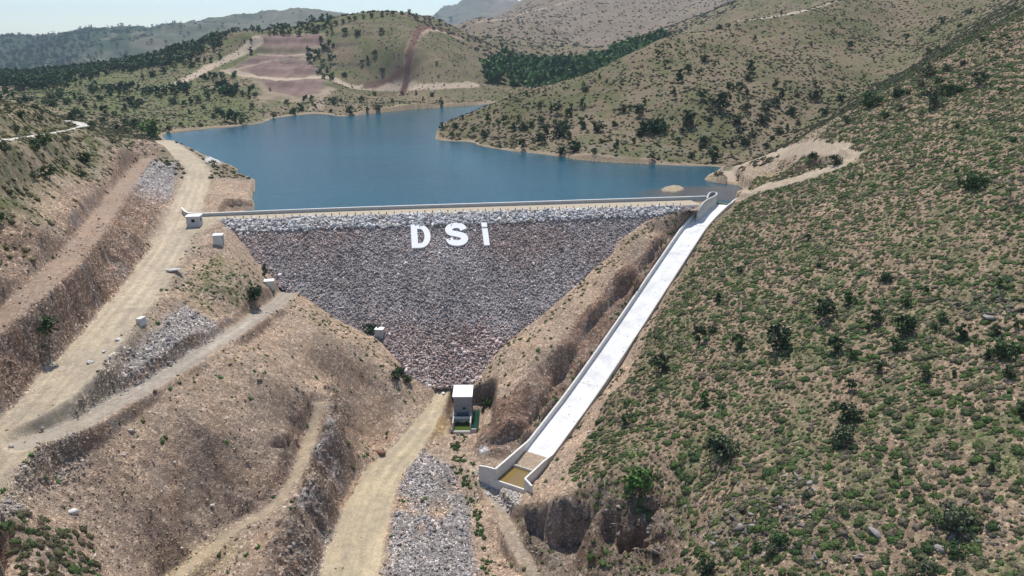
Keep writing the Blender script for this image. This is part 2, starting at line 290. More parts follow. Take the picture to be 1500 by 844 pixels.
# quarry benches
m = M['quarry'] > .02; q = Z[m]; st = 9.0; f = (q/st) % 1.0; Z[m] += M['quarry'][m]*((np.clip(f/.3, 0, 1)-f)*st*.38+fbm(X[m], Y[m]*.25, 7, 3, 55, .6, True)*.9)
# rills down the cut slopes
m = (Y < 330) & (X < 60); Z[m] += (.35*M['scarp_up'][m]+.5*M['scarp_low'][m]+.45*M['cliff2'][m]+.3*M['bank'][m]+.12)*(1-M['righthill'][m])*fbm(X[m]*.3, Y[m], 2.6, 4, 45, .6, True)*.6
# rock hollows: steep walls down to a floor
def scoop(lip, front, fz, slope=4.5, wob=1.5):
    global Z
    fz2 = lambda a, b: grid_sample(Z.reshape(NY, NX), rcol, srow, np.asarray(a, float), np.asarray(b, float))
    P = [tuple(p[:2]) for p in on_ground(lip, fz2)]+[PZ(u, v, fz)[:2] for u, v in front]
    d = sdf_poly(X, Y, densify(np.array(P+[P[0]]), 3)[:-1], 8); m = d < 3; dd = d[m]+wob*fbm(X[m], Y[m], 2.2, 4, 47, .6)
    f = fz+.5*fbm(X[m], Y[m], 1.6, 4, 48); Z[m] = np.where(dd < 0, np.minimum(Z[m], np.maximum(f, Z[m]+dd*slope)), Z[m])
    k = np.zeros(X.shape); k[m] = sst(.6, -.2, dd); return k
SCP = scoop([(766, 756), (785, 746), (815, 742), (850, 742), (880, 748), (886, 772)], [(868, 806), (845, 822), (815, 828), (788, 818), (770, 786)], -38.3)
SCP = np.maximum(SCP, scoop([(892, 792), (915, 776), (945, 774), (972, 788)], [(955, 838), (925, 846), (898, 836)], -34.6))
SCP = np.maximum(SCP, scoop([(1142, 806), (1165, 803), (1188, 812)], [(1180, 830), (1155, 826)], float(on_ground([(1165, 818)])[0][2])-1.6, 3, .4))
SCP = np.maximum(SCP, scoop([(580, 536), (592, 540), (603, 550)], [(602, 562), (590, 560)], float(on_ground([(592, 555)])[0][2])-1.5, 3, .3))
SCP = np.maximum(SCP, scoop([(105, 368), (130, 366), (160, 374), (188, 384)], [(180, 392), (150, 388), (118, 384)], float(on_ground([(150, 384)])[0][2])-1.2, 2, .5))
for a_, b_, dz_0 in (([(395, 775), (415, 762), (440, 758)], [(436, 800), (405, 812)], 2.2), ([(470, 640), (488, 632), (500, 640)], [(498, 690), (478, 690)], 1.6), ([(930, 735), (965, 728), (990, 742)], [(985, 762), (945, 760)], 1.6), ([(1075, 730), (1100, 726)], [(1100, 742), (1080, 742)], 1.2), ([(1085, 748), (1120, 742)], [(1112, 758), (1090, 760)], 1.2), ([(385, 655), (402, 640), (430, 632)], [(428, 680), (400, 690)], 1.2)):
    SCP = np.maximum(SCP, scoop(a_, b_, float(on_ground([b_[0]])[0][2])-dz_0, 3.5, .8))
# jagged rock crest above the valley road
cl_ = on_ground([(497, 585), (492, 640), (482, 695), (455, 755), (418, 812), (405, 860)]); D, _ = line_dist(X, Y, cl_, 5); m = D < 4.5
Z[m] += sst(4.5, .5, D[m]+1.2*fbm(X[m], Y[m], 3, 3, 57))*(.35+1.7*np.maximum(0, fbm(X[m], Y[m], 2.2, 5, 58, .65, True)))
# steep cut bank between the berm and the chute
BE = [PZ(*q)[:2] for q in [(984, 330, -4.2), (960, 352, -6.2), (915, 400, -11.2), (867, 454, -16.8), (817, 514, -20.8), (790, 570, -25), (769, 612, -28.2), (735, 634, -30), (706, 648, -31.2)]]
CL3 = [(float(chute_x(y))-3.3, y+1.9) for y in (118, 126, 140, 155, 170, 185, 193)]
bp = np.array(BE+[PZ(712, 664, -33.2)[:2]]+CL3); dbk = sdf_poly(X, Y, densify(np.vstack([bp, bp[:1]]), 3)[:-1], 8); m = dbk < 2; dd = dbk[m]+.45*fbm(X[m], Y[m], 2.5, 4, 49, .6)
Z[m] = np.where(dd < 0, np.minimum(Z[m], np.maximum(np.interp(Y[m]-1.9, CHW[::-1, 1], CHW[::-1, 2])+.7+.2*fbm(X[m], Y[m], 1.3, 3, 50), Z[m]+dd*3.0)), Z[m]); BNK = np.zeros(X.shape); BNK[m] = sst(.5, -.3, dd)
# ---- dam footprint: the ground stays under the rock face inside it, above it outside
contL = [PD(*p)[:2] for p in [(318, 322), (330, 332), (345, 345), (362, 365), (375, 385), (392, 402), (412, 415), (432, 428), (455, 448), (500, 473), (530, 487), (552, 498), (575, 522), (590, 542), (602, 556), (618, 563)]]
contR = [PD(*p)[:2] for p in [(650, 563), (690, 562), (702, 553), (718, 528), (745, 502), (790, 466), (832, 430), (868, 398), (898, 372), (903, 355), (930, 336), (945, 325), (975, 312), (1003, 305), (1018, 300)]]
up = -9.0
FOOT = np.array([*contL, *contR, tuple(E0+DD*123), tuple(E0+DD*125+DN*up*2.5), tuple(E0+DD*60+DN*up*2.8), tuple(E0-DD*.5+DN*up*2.2), tuple(E0-DD*.5)])
dfoot = sdf_poly(X, Y, FOOT, 14); m = dfoot < 13
dd = dfoot[m]+.5*fbm(X[m], Y[m], 3, 3, 61)*sst(-3, -1, Y[m]-200)*0
dz_ = damz(X[m], Y[m]); dz_ = np.where(damdist(X[m], Y[m]) < 0, 0, dz_)
down = damdist(X[m], Y[m]) > 0
zin = np.minimum(Z[m], dz_-1.2+np.clip(dd, -1.5, 0)*-.0)
zin = np.where(dd < 0, np.minimum(Z[m], dz_-.05+np.maximum(dd, -2)*.9), np.where(down, np.maximum(Z[m], dz_+.15-.7*np.maximum(dd-1.2, 0)), Z[m]))
Z[m] = zin
# ---- roads
rd_mask = {}
for k, (L, hw, sh) in ROADS.items():
    L = np.array(L, float)
    D, zr = line_dist(X, Y, L, 14)
    n = fbm(X, Y, 4.0, 4, 71, .6)*.7 if k != 'ledge' else fbm(X, Y, 3.0, 3, 71)*.3
    if k == 'valley': D = D*4.0/np.interp(Y, [92, 122, 134, 143], [4.6, 3.6, 2.4, 1.5])
    w = 1-sst(hw, hw+sh, D+n*.8); rd_mask[k] = 1-sst(hw-.5, hw+.5, D+n)
    Z = Z*(1-w)+(zr+fbm(X, Y, 1.4, 3, 73)*.035)*w+(.22*np.exp(-((D-hw-.5)/.45)**2)*(.3+vnoise(X/2.5, Y/2.5, 74)) if k in ('main', 'track', 'valley', 'bench') else 0)
# ---- chute bed
D, zr = line_dist(X, Y, np.vstack([CHW[:, :], CHEND[None]]), 12)
w = 1-sst(3.15, 3.9, D); Z = np.where(w > 0, Z*(1-w)+np.minimum(Z, zr-.9)*w, Z)
# ---- lake: bed inside the outline, dry ground outside
dl_ = sdf_poly(X, Y, LAKE, 60); dl_ = np.where(np.abs(dl_) < 40, dl_+.6*fbm(X, Y, 7, 3, 81)*np.clip(Y/250, .5, 2)*sst(2, 8, np.hypot(X-60, Y-212)), dl_)
ct = CHW[1]-CHW[0]; ct = ct[:2]/np.linalg.norm(ct[:2]); ups = (damdist(X, Y) < -9.2) & (((X-CHW[0][0])*ct[0]+(Y-CHW[0][1])*ct[1] < -.5) | (X > 85))
Z = np.where(dl_ < 0, np.minimum(Z, WL-.15+dl_*.12), Z)
Z = np.where((dl_ >= 0) & (dl_ < 30) & ups, np.maximum(Z, WL+.12+dl_*.10), Z)
LK_bed = dl_
di = sdf_poly(X, Y, ISLAND, 12); Z = np.where(di < 0, np.maximum(Z, WL+.15+np.minimum(-di, 2)*.2+.15*fbm(X, Y, 1, 2, 5)), Z)
# level ground round the outlet house
pd = sdf_poly(X, Y, [(-12.6, 133.2), (-4.5, 132), (-4.5, 146), (-12.2, 146)], 8); w = 1-sst(0, 1.6, pd); Z = Z*(1-w)+np.minimum(Z, -32.9+.0*Z)*w
pd = sdf_poly(X, Y, [(-8.0, 134.2), (-6.2, 134.2), (-6.2, 145), (-8.0, 145)], 4); Z = np.where(pd < .2, np.minimum(Z, -34.0), Z)
pd = sdf_poly(X, Y, [(-12.3, 133.6), (-8.2, 133.6), (-8.2, 141), (-12.3, 141)], 4); Z = np.where(pd < 0, np.minimum(Z, -34.6), Z)
# stilling basin bed
bc = CHW[-1][:2]; tt = (X-bc[0])*dl[0]+(Y-bc[1])*dl[1]; nn = np.abs(-(X-bc[0])*dl[1]+(Y-bc[1])*dl[0]); m = (tt > -1) & (tt < 10.6) & (nn < 3.15); Z[m] = np.minimum(Z[m], -34.9)
# fine roughness of stony ground
m = Y < 330; st = np.clip(1-rd_mask['main']-rd_mask['track']-rd_mask['valley'], 0, 1)[m]
Z[m] += st*(fbm(X[m], Y[m], .8, 2, 91)*.05)
Z2 = Z.reshape(NY, NX)
def ground(x, y): return grid_sample(Z2, rcol, srow, np.asarray(x, float), np.asarray(y, float))
# ---------------------------------------------------------------- ground colours (material albedo, linear)
def c3(*a): return np.array(a, float)
EARTH, ROAD, GREY, RED, SCRUB, STRAW, GREEN = c3(.345, .25, .175), c3(.43, .355, .255), c3(.27, .25, .24), c3(.225, .145, .10), c3(.215, .175, .11), c3(.42, .33, .19), c3(.075, .10, .035)
def mixc(Cc, col, m): return Cc*(1-m[:, None])+col*m[:, None]
n1 = fbm(X, Y, 9, 4, 101); n2 = fbm(X, Y, 2.2, 4, 102, .6); n3 = fbm(X, Y, 45, 3, 103); nf = vnoise(X/.35, Y/.35, 104)
COL = np.repeat(EARTH[None], len(X), 0)*(1+.16*n1+.2*n2)[:, None]
STONE = np.full(len(X), .55)
veg = sst(-.5, .5, n3+.6*n1)
# far hills: grass and dry soil
hills = np.clip(sst(225, 250, Y)*(1-M['righthill'])*(1-M['earthspur']), 0, 1)
vw = np.maximum(1, Y/250)
gn = fbm(X, Y, 38, 4, 111, .6); gs = fbm(X, Y, 7, 3, 112, .7)
hc = mixc(np.repeat(c3(.20, .155, .10)[None], len(X), 0), c3(.105, .105, .048), sst(-.45, .65, gn*.8+1.1*gs))
COL = mixc(COL, hc*(1+.25*gs)[:, None], hills); STONE *= (1-.8*hills)
# brown mountain and the far ranges
bm = sst(950, 1250, Y)*sst(-200, 0, X-(-50)); COL = mixc(COL, c3(.215, .165, .125)*(1+.3*gn)[:, None]+0*COL, bm*.75)
COL = mixc(COL, c3(.13, .12, .08)*(1+.2*gn)[:, None], sst(1500, 2200, Y)*sst(0, 300, -X))
COL = mixc(COL, c3(.03, .05, .022), sst(-.3, .2, fbm(X, Y, 90, 4, 115, .7)+.5*sst(-1150, -1600, X))*sst(1800, 2200, Y)*sst(-900, -1300, X))
# green plain beyond the left hill
gp = sst(330, 420, Y)*(1-sst(850, 1000, Y))*sst(-100, -200, X); COL = mixc(COL, c3(.12, .135, .055)*(1+.3*gs)[:, None], gp*sst(-.6, .3, gn)*.8)
# left hill scrub above the cut
lh = (X < -60) & (Y < 300); lhm = region([(-200, 330), (0, 335), (45, 328), (85, 292), (130, 255), (160, 225), (205, 205), (238, 212), (215, 195), (160, 180), (100, 160), (0, 140), (-200, 100)], 3, 2)
COL = mixc(COL, mixc(np.repeat(c3(.25, .20, .125)[None], len(X), 0), c3(.10, .105, .045), sst(-.3, .4, fbm(X, Y, 3, 4, 121, .7)+.3*n1)), lhm)
# right hill soil
COL = mixc(COL, mixc(np.repeat(c3(.255, .185, .125)[None], len(X), 0), c3(.13, .135, .065), sst(-.2, .6, fbm(X, Y, 5, 4, 151, .65)))*(1+.2*n2+.1*n1)[:, None], M['righthill'])
wh = sst(160, 240, Y)*M['righthill']
# cuts and rubble
for k, c, s in (('scarp_up', c3(.265, .185, .13), .8), ('scarp_low', RED, 1.), ('bank', c3(.17, .105, .075), .8), ('cliff', c3(.19, .145, .115), .9), ('cliff2', c3(.28, .195, .14), .6), ('hollow', c3(.17, .135, .10), .6)):  # bank: brown earth, darkened so its steep face reads as shaded
    COL = mixc(COL, c*(1+.35*n2+.3*n1)[:, None], M[k]*.9); STONE = STONE*(1-M[k])+s*M[k]
gv = sst(.0, .35, fbm(X, Y, 8, 3, 131)); gr2 = sst(-.4, .15, fbm(X, Y, 7, 4, 133, .6))
COL = mixc(COL, c3(.275, .25, .235)*(1+.3*n2)[:, None], np.clip(M['scarp_low']*sst(185, 215, Y)+M['cliff']*gv*.9+M['rubble']*.85+(M['rubble2']*.9+M['valrubble']*.9)*gr2, 0, 1))
STONE = np.maximum(STONE, np.clip(M['rubble']+M['rubble2']+M['valrubble'], 0, 1))
COL = mixc(COL, c3(.36, .25, .12), M['pad']*sst(-.3, .3, n1)*.8)
COL = mixc(COL, c3(.115, .125, .05)*(1+.3*n2)[:, None], M['hump']*sst(-.3, .4, n2+.4*n1)*.8)
COL = mixc(COL, c3(.36, .34, .31), M['apron']*.8); COL = mixc(COL, c3(.17, .135, .105)*(1+.4*n2)[:, None], SCP*.9); COL = mixc(COL, c3(.19, .125, .09)*(1+.4*n2)[:, None], BNK*.85)  # BNK: shade of the cut bank painted in as darker brown
COL = mixc(COL, c3(.31, .235, .165)*(1+.15*n2)[:, None], M['earthspur']*sst(-.5, .1, n1)*.8)
# straw patches on the lower left
sp = region([(230, 815), (300, 775), (355, 780), (345, 815), (300, 844), (230, 850)], 4, 3); COL = mixc(COL, STRAW*.85, sp*.6)
# quarry
COL = mixc(COL, mixc(np.repeat(c3(.29, .22, .155)[None], len(X), 0), c3(.15, .145, .08), sst(-.1, .4, fbm(X, Y, 22, 4, 141, .65)))*(1+.3*gs)[:, None], M['quarry']*.9)
for q_ in ('q1', 'q2', 'q3'): COL = mixc(COL, c3(.20, .135, .115)*(1+.35*fbm(X, Y*.15, 5, 4, 143, .6)+.2*gs)[:, None], M[q_]*.95); 
sp = (M['quarry'] > .5) & (((BASE/9.0) % 1.0) > .80)
# bare rock where the ground is steep
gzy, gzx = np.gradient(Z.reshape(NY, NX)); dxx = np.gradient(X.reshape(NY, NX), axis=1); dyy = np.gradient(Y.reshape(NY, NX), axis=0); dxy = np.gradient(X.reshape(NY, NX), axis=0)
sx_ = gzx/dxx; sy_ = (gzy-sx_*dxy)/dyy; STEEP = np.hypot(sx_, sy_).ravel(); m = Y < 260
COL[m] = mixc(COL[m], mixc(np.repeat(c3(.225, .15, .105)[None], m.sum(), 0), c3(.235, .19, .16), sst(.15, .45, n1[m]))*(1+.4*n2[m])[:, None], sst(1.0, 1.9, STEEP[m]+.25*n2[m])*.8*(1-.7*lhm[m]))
g_ = on_ground(densify(np.array([(1092, 287), (1120, 275), (1150, 267), (1185, 257), (1215, 248), (1238, 238), (1247, 228), (1240, 220), (1210, 217), (1175, 218), (1140, 224), (1105, 234), (1075, 247)], float), 10), ground); D = np.full(X.shape, 30.)
for i in range(1, len(g_)):
    if np.hypot(*(g_[i]-g_[i-1])[:2]) < 14: D = np.minimum(D, line_dist(X, Y, g_[i-1:i+1], 12)[0])
rd_mask['spur'] = np.maximum(rd_mask['spur'], 1-sst(1.8, 3.4, D+1.2*n2))
# roads
for k, c, a in (('main', ROAD, 1), ('hut', ROAD, .8), ('track', c3(.345, .30, .245), .9), ('valley', c3(.45, .365, .24), 1), ('ledge', c3(.38, .30, .20), .9), ('footpath', c3(.36, .29, .21), .7), ('upper', c3(.62, .58, .52), 1), ('bench', c3(.31, .225, .165), .8), ('spur', c3(.40, .32, .235), .9)):
    mm = rd_mask[k]*a; D, _ = line_dist(X, Y, ROADS[k][0], 8)
    ruts = (k in ('main', 'valley', 'track'))*(.16*(vnoise(D*1.5, Y/14, 7)-.5)+.18*(vnoise(D*3.7, Y/9, 8)-.5)+.07*np.cos(D*2*math.pi/2.1))
    COL = mixc(COL, c*(1+.06*n2+.08*n1+ruts)[:, None], mm); STONE = STONE*(1-.8*mm)
# tan fringe beside the roads
D, _ = line_dist(X, Y, ROADS['main'][0], 14); COL = mixc(COL, ROAD*.82, (1-sst(3.5, 7.5, D+2*n1))*.6*(1-rd_mask['main'])*(1-M['scarp_low']))
def line_gap(x, y, g, margin):
    D = np.full(x.shape, float(margin)); s = 0
    for i in range(1, len(g)+1):
        if i == len(g) or np.hypot(*(g[i]-g[i-1])[:2]) > .03*g[i][1]+5:
            if i-s > 1: D = np.minimum(D, line_dist(x, y, g[s:i], margin)[0])
            s = i
    return D, None
for k, (pp, hw) in FAR.items():
    if k == 'far_c': continue
    g = on_ground(densify([pix(*p) for p in sm(pp, 2)], 6), ground); g = g[~np.isnan(g[:, 0])]
    D, zr = line_gap(X, Y, g, 40); w = 1-sst(hw, hw*1.5, D+n2*1.2)
    COL = mixc(COL, (c3(.43, .34, .25) if k != 'far_c' else c3(.35, .25, .19)), w); FAR[k] = (pp, hw, g)
def fline(pts, hw, c, a=1.0, seed=0):
    global COL
    g = on_ground(densify(np.array(pts, float), 10), ground); g = g[~np.isnan(g[:, 0])]
    D, _ = line_gap(X, Y, g, 60); COL = mixc(COL, c3(*c), (1-sst(hw*.7, hw*1.3, D+hw*.6*fbm(X, Y, hw*4, 2, seed)))*a)
     # dark cut beside the far road
for pp_, hw_, c_ in (([zq(555, 122, 640), zq(585, 112, 672), zq(602, 92, 705), zq(614, 70, 748), zq(624, 50, 785), zq(644, 40, 812), zq(672, 36, 838)], 4.5, c3(.37, .28, .21)), ([zq(541, 125, 625), zq(572, 117, 650), zq(590, 104, 680), zq(605, 82, 712), zq(612, 60, 752), zq(619, 43, 790), zq(638, 35, 815), zq(668, 33, 838)], 4.0, c3(.15, .085, .065))):
    D, _ = line_dist(X, Y, sm(pp_, 2), 30); COL = mixc(COL, c_, 1-sst(hw_*.7, hw_*1.2, D+2*n2))
fline([(536, 127), (556, 121), (574, 115), (588, 106), (596, 98)], 2.6, (.15, .085, .065), .9)
fline([(700, 32), (750, 27), (765, 20), (800, 12), (830, 3), (850, -2)], 5, (.33, .25, .19), .9)
fline([(1080, 31), (1110, 28), (1160, 20), (1200, 10), (1232, -1)], 1.6, (.45, .38, .30), .95)
fline([(380, 80), (410, 82), (470, 79)], 1.5, (.38, .30, .23), .9); fline([(335, 104), (400, 88), (455, 88)], 1.5, (.34, .27, .21), .8)
fline([(462, 160), (472, 140), (485, 130)], 4, (.33, .25, .19), .8)

for a in ([(500, 36), (540, 34), (590, 32)], [(495, 50), (520, 51), (545, 50)], [(480, 64), (505, 66), (530, 63)], [(470, 92), (500, 96), (540, 96)]): fline(a, 1.8, (.10, .085, .06), .7)
fline([(900, 76), (880, 82), (860, 84)], 3, (.4, .33, .28), .7)
# shore line: bare pale band
sb = (LK_bed > -1) & (LK_bed < 8) & (damdist(X, Y) < -9) ; w = np.where(sb, 1-sst(.5, 2.2, LK_bed/np.clip(Y/220, 1, 3)+1.4*n1), 0); COL = mixc(COL, c3(.33, .25, .17), w*.85)
COL = np.where((di < 0)[:, None], c3(.34, .27, .18), COL)
COL = mixc(COL, c3(.60, .58, .57), region([(298, 232), (318, 231), (325, 238), (318, 243), (300, 238)], 1, .8)*.8)
COL = mixc(COL, c3(.55, .53, .5), region([(698, 658), (712, 652), (716, 664), (704, 668)], .6, .5)*.8)
COL = mixc(COL, c3(.28, .24, .2), (1-sst(.5, 1.5, np.abs(n1+.1)*6))*.25*near*(1-M['righthill']))
dust = region([(1105, 280), (1118, 268), (1135, 256), (1128, 252), (1112, 262)], 1); COL = mixc(COL, c3(.22, .2, .07), dust*.6)
COL = np.clip(COL, .01, .8)
# ---------------------------------------------------------------- scene helpers
def tag(o, label=None, cat=None, group=None, kind=None):
    for k, v in (('label', label), ('category', cat), ('group', group), ('kind', kind)):
        if v: o[k] = v
    return o
def empty(name, loc=(0, 0, 0), rz=0, **k):
    o = bpy.data.objects.new(name, None); C.objects.link(o); o.location = loc; o.rotation_euler = (0, 0, rz); o.empty_display_size = .5; return tag(o, **k)
def link(name, me, mat=None, parent=None, **k):
    o = bpy.data.objects.new(name, me); C.objects.link(o)
    if mat is not None and len(me.materials) == 0: me.materials.append(mat)
    if parent is not None: o.parent = parent
    return tag(o, **k)
def np_mesh(name, V, F, n=None, smooth=False, col=None):
    """V (n,3); F (m,3 or 4) index array"""
    me = bpy.data.meshes.new(name); V = np.ascontiguousarray(V, np.float32); F = np.ascontiguousarray(F, np.int32); k = F.shape[1]
    me.vertices.add(len(V)); me.vertices.foreach_set('co', V.ravel()); me.loops.add(F.size); me.loops.foreach_set('vertex_index', F.ravel())
    me.polygons.add(len(F)); me.polygons.foreach_set('loop_start', np.arange(0, F.size, k, dtype=np.int32)); me.polygons.foreach_set('loop_total', np.full(len(F), k, np.int32))
    if smooth: me.polygons.foreach_set('use_smooth', np.ones(len(F), bool))
    me.update(calc_edges=True)
    if col is not None:
        a = me.color_attributes.new('Col', 'FLOAT_COLOR', 'POINT'); c = np.ones((len(V), 4), np.float32); c[:, :col.shape[1]] = col; a.data.foreach_set('color', c.ravel())
    return me
def mat(name): 
    m = bpy.data.materials.new(name); m.use_nodes = True; nt = m.node_tree; b = nt.nodes['Principled BSDF']; b.inputs['Roughness'].default_value = .9; b.inputs['Specular IOR Level'].default_value = .25; return m, nt, b
def nd(nt, t, **k):
    n = nt.nodes.new(t)
    for a, v in k.items():
        if a in n.inputs: n.inputs[a].default_value = v
        else: setattr(n, a, v)
    return n
def mixn(nt, a, b, f, blend='MIX'):
    n = nt.nodes.new('ShaderNodeMix'); n.data_type = 'RGBA'; n.blend_type = blend
    for s, v in ((n.inputs[0], f), (n.inputs[6], a), (n.inputs[7], b)):
        if hasattr(v, 'links'): nt.links.new(v, s)
        else: s.default_value = v if isinstance(v, (int, float)) else (*v, 1) if len(v) == 3 else v
    return n.outputs[2]
def maths(nt, op, a, b=0.0, clamp=False):
    n = nt.nodes.new('ShaderNodeMath'); n.operation = op; n.use_clamp = clamp
    for s, v in ((n.inputs[0], a), (n.inputs[1], b)):
        if hasattr(v, 'links'): nt.links.new(v, s)
        else: s.default_value = v
    return n.outputs[0]
def ramp(nt, src, *st):
    n = nt.nodes.new('ShaderNodeValToRGB'); e = n.color_ramp.elements
    while len(e) < len(st): e.new(.5)
    for i, (p, c) in enumerate(st): e[i].position = p; e[i].color = (*c, 1) if hasattr(c, '__len__') else (c, c, c, 1)
    nt.links.new(src, n.inputs[0]); return n.outputs[0]
def noise_n(nt, scale, detail=4, rough=.55, coord=None, dim=None):
    n = nd(nt, 'ShaderNodeTexNoise', Scale=scale, Detail=detail, Roughness=rough)
    if coord is not None: nt.links.new(coord, n.inputs['Vector'])
    return n.outputs['Fac']
def bump(nt, b, h, strength=.5, dist=.1):
    n = nd(nt, 'ShaderNodeBump', Strength=strength, Distance=dist); nt.links.new(h, n.inputs['Height']); nt.links.new(n.outputs[0], b.inputs['Normal'])
# ground material
def ground_mat():
    m, nt, b = mat('ground'); L = nt.links.new
    g = nd(nt, 'ShaderNodeNewGeometry'); at = nd(nt, 'ShaderNodeAttribute', attribute_name='Col'); pos = g.outputs['Position']
    vor = nd(nt, 'ShaderNodeTexVoronoi', Scale=2.6); L(pos, vor.inputs['Vector']); vor2 = nd(nt, 'ShaderNodeTexVoronoi', Scale=6.5); L(pos, vor2.inputs['Vector'])
    sep = nd(nt, 'ShaderNodeSeparateColor'); L(vor.outputs['Color'], sep.inputs[0]); sep2 = nd(nt, 'ShaderNodeSeparateColor'); L(vor2.outputs['Color'], sep2.inputs[0])
    v1 = ramp(nt, sep.outputs[0], (0, .5), (.5, .88), (.8, 1.15), (.92, 2.1)); v2 = ramp(nt, sep2.outputs[1], (0, .45), (.5, .92), (.82, 1.25), (.95, 2.3))
    c = mixn(nt, at.outputs['Color'], v1, maths(nt, 'MULTIPLY', at.outputs['Alpha'], .75), 'MULTIPLY')
    c = mixn(nt, c, v2, maths(nt, 'MULTIPLY', at.outputs['Alpha'], .8), 'MULTIPLY')
    nz = noise_n(nt, .9, 6, .65, pos); c = mixn(nt, c, ramp(nt, nz, (.3, .72), (.7, 1.3)), .6, 'MULTIPLY')
    nz2 = noise_n(nt, 7, 3, .6, pos); c = mixn(nt, c, ramp(nt, nz2, (.3, .7), (.7, 1.3)), .5, 'MULTIPLY')
    L(c, b.inputs['Base Color']); b.inputs['Specular IOR Level'].default_value = .1
    bump(nt, b, maths(nt, 'ADD', nz2, maths(nt, 'MULTIPLY', vor2.outputs['Distance'], .7)), .7, .12); return m
idx = np.arange(NX*NY).reshape(NY, NX); F = np.stack([idx[:-1, :-1], idx[:-1, 1:], idx[1:, 1:], idx[1:, :-1]], -1).reshape(-1, 4)
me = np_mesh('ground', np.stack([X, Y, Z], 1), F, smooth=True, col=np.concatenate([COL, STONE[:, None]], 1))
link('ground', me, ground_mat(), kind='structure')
# ---------------------------------------------------------------- materials for built things
def solid(name, col, rough=.85, var=.12, scale=1.5, bmp=.15, spec=.25, stain=None, obj=False):
    m, nt, b = mat(name); g = nd(nt, 'ShaderNodeTexCoord'); p = g.outputs['Object'] if obj else nd(nt, 'ShaderNodeNewGeometry').outputs['Position']
    nz = noise_n(nt, scale, 6, .65, p); c = mixn(nt, tuple(x*(1-var) for x in col), tuple(min(1, x*(1+var)) for x in col), ramp(nt, nz, (.3, 0), (.7, 1)))
    if stain:
        n2 = noise_n(nt, stain[1], 5, .7, p); c = mixn(nt, c, stain[0], maths(nt, 'MULTIPLY', ramp(nt, n2, (.55, 0), (.75, 1)), stain[2]))
    nt.links.new(c, b.inputs['Base Color']); b.inputs['Roughness'].default_value = rough; b.inputs['Specular IOR Level'].default_value = spec
    if bmp: bump(nt, b, noise_n(nt, scale*8, 4, .6, p), bmp, .03)
    return m
CONC = solid('concrete', (.46, .45, .42), stain=((.30, .29, .26), .8, .5))
CONCL = solid('light concrete', (.64, .62, .58), stain=((.45, .42, .37), .9, .5))
WHITEP = solid('white painted concrete', (.86, .86, .85), var=.04, stain=((.62, .60, .55), 1.2, .4))
DARK = solid('dark opening', (.02, .022, .025), var=.1, bmp=0)
METAL = solid('dark metal', (.06, .07, .085), rough=.5, var=.2, spec=.5)
def col_mat(name, rough=.9, bscale=3, bst=.4, var=.25, nscale=2.5, spec=.15):
    m, nt, b = mat(name); a = nd(nt, 'ShaderNodeAttribute', attribute_name='Col'); p = nd(nt, 'ShaderNodeNewGeometry').outputs['Position']
    c = mixn(nt, a.outputs['Color'], ramp(nt, noise_n(nt, nscale, 4, .6, p), (.3, 1-var), (.7, 1+var)), 1.0, 'MULTIPLY'); nt.links.new(c, b.inputs['Base Color'])
    b.inputs['Roughness'].default_value = rough; b.inputs['Specular IOR Level'].default_value = spec
    if bst: bump(nt, b, noise_n(nt, bscale, 4, .6, p), bst, .08)
    return m
STONEM = col_mat('stone')
# chute concrete: pale slab with joints, silt and scattered debris
def chute_mat():
    m, nt, b = mat('chute concrete'); L = nt.links.new; p = nd(nt, 'ShaderNodeNewGeometry').outputs['Position']
    nz = noise_n(nt, .35, 5, .6, p); c = mixn(nt, (.64, .635, .62), (.78, .775, .76), ramp(nt, nz, (.35, 0), (.65, 1)))
    v = nd(nt, 'ShaderNodeTexVoronoi', Scale=1.1, Randomness=1.0); L(p, v.inputs['Vector']); s = nd(nt, 'ShaderNodeSeparateColor'); L(v.outputs['Color'], s.inputs[0])
    deb = maths(nt, 'MULTIPLY', maths(nt, 'LESS_THAN', v.outputs['Distance'], .16), maths(nt, 'GREATER_THAN', s.outputs[0], .45))
    big = ramp(nt, noise_n(nt, .12, 3, .5, p), (.40, 0), (.52, 1)); at = nd(nt, 'ShaderNodeAttribute', attribute_name='Col')
    deb = maths(nt, 'MULTIPLY', deb, maths(nt, 'MULTIPLY', big, at.outputs['Color']))
    c = mixn(nt, c, (.22, .17, .12), deb)
    v2 = noise_n(nt, .9, 6, .75, p); silt = maths(nt, 'MULTIPLY', ramp(nt, v2, (.61, 0), (.66, 1)), at.outputs['Color']); c = mixn(nt, c, (.42, .32, .22), maths(nt, 'MULTIPLY', silt, .8))
    j = maths(nt, 'LESS_THAN', at.outputs['Alpha'], .5); c = mixn(nt, c, (.40, .38, .35), maths(nt, 'MULTIPLY', ramp(nt, noise_n(nt, .22, 6, .7, p), (.5, 0), (.75, 1)), .45))
    L(c, b.inputs['Base Color']); return m
def strip_frames(P):
    P = np.asarray(P, float); t = np.gradient(P[:, :2], axis=0); t /= np.linalg.norm(t, axis=1)[:, None]+1e-9; return P, t, np.stack([-t[:, 1], t[:, 0]], 1)
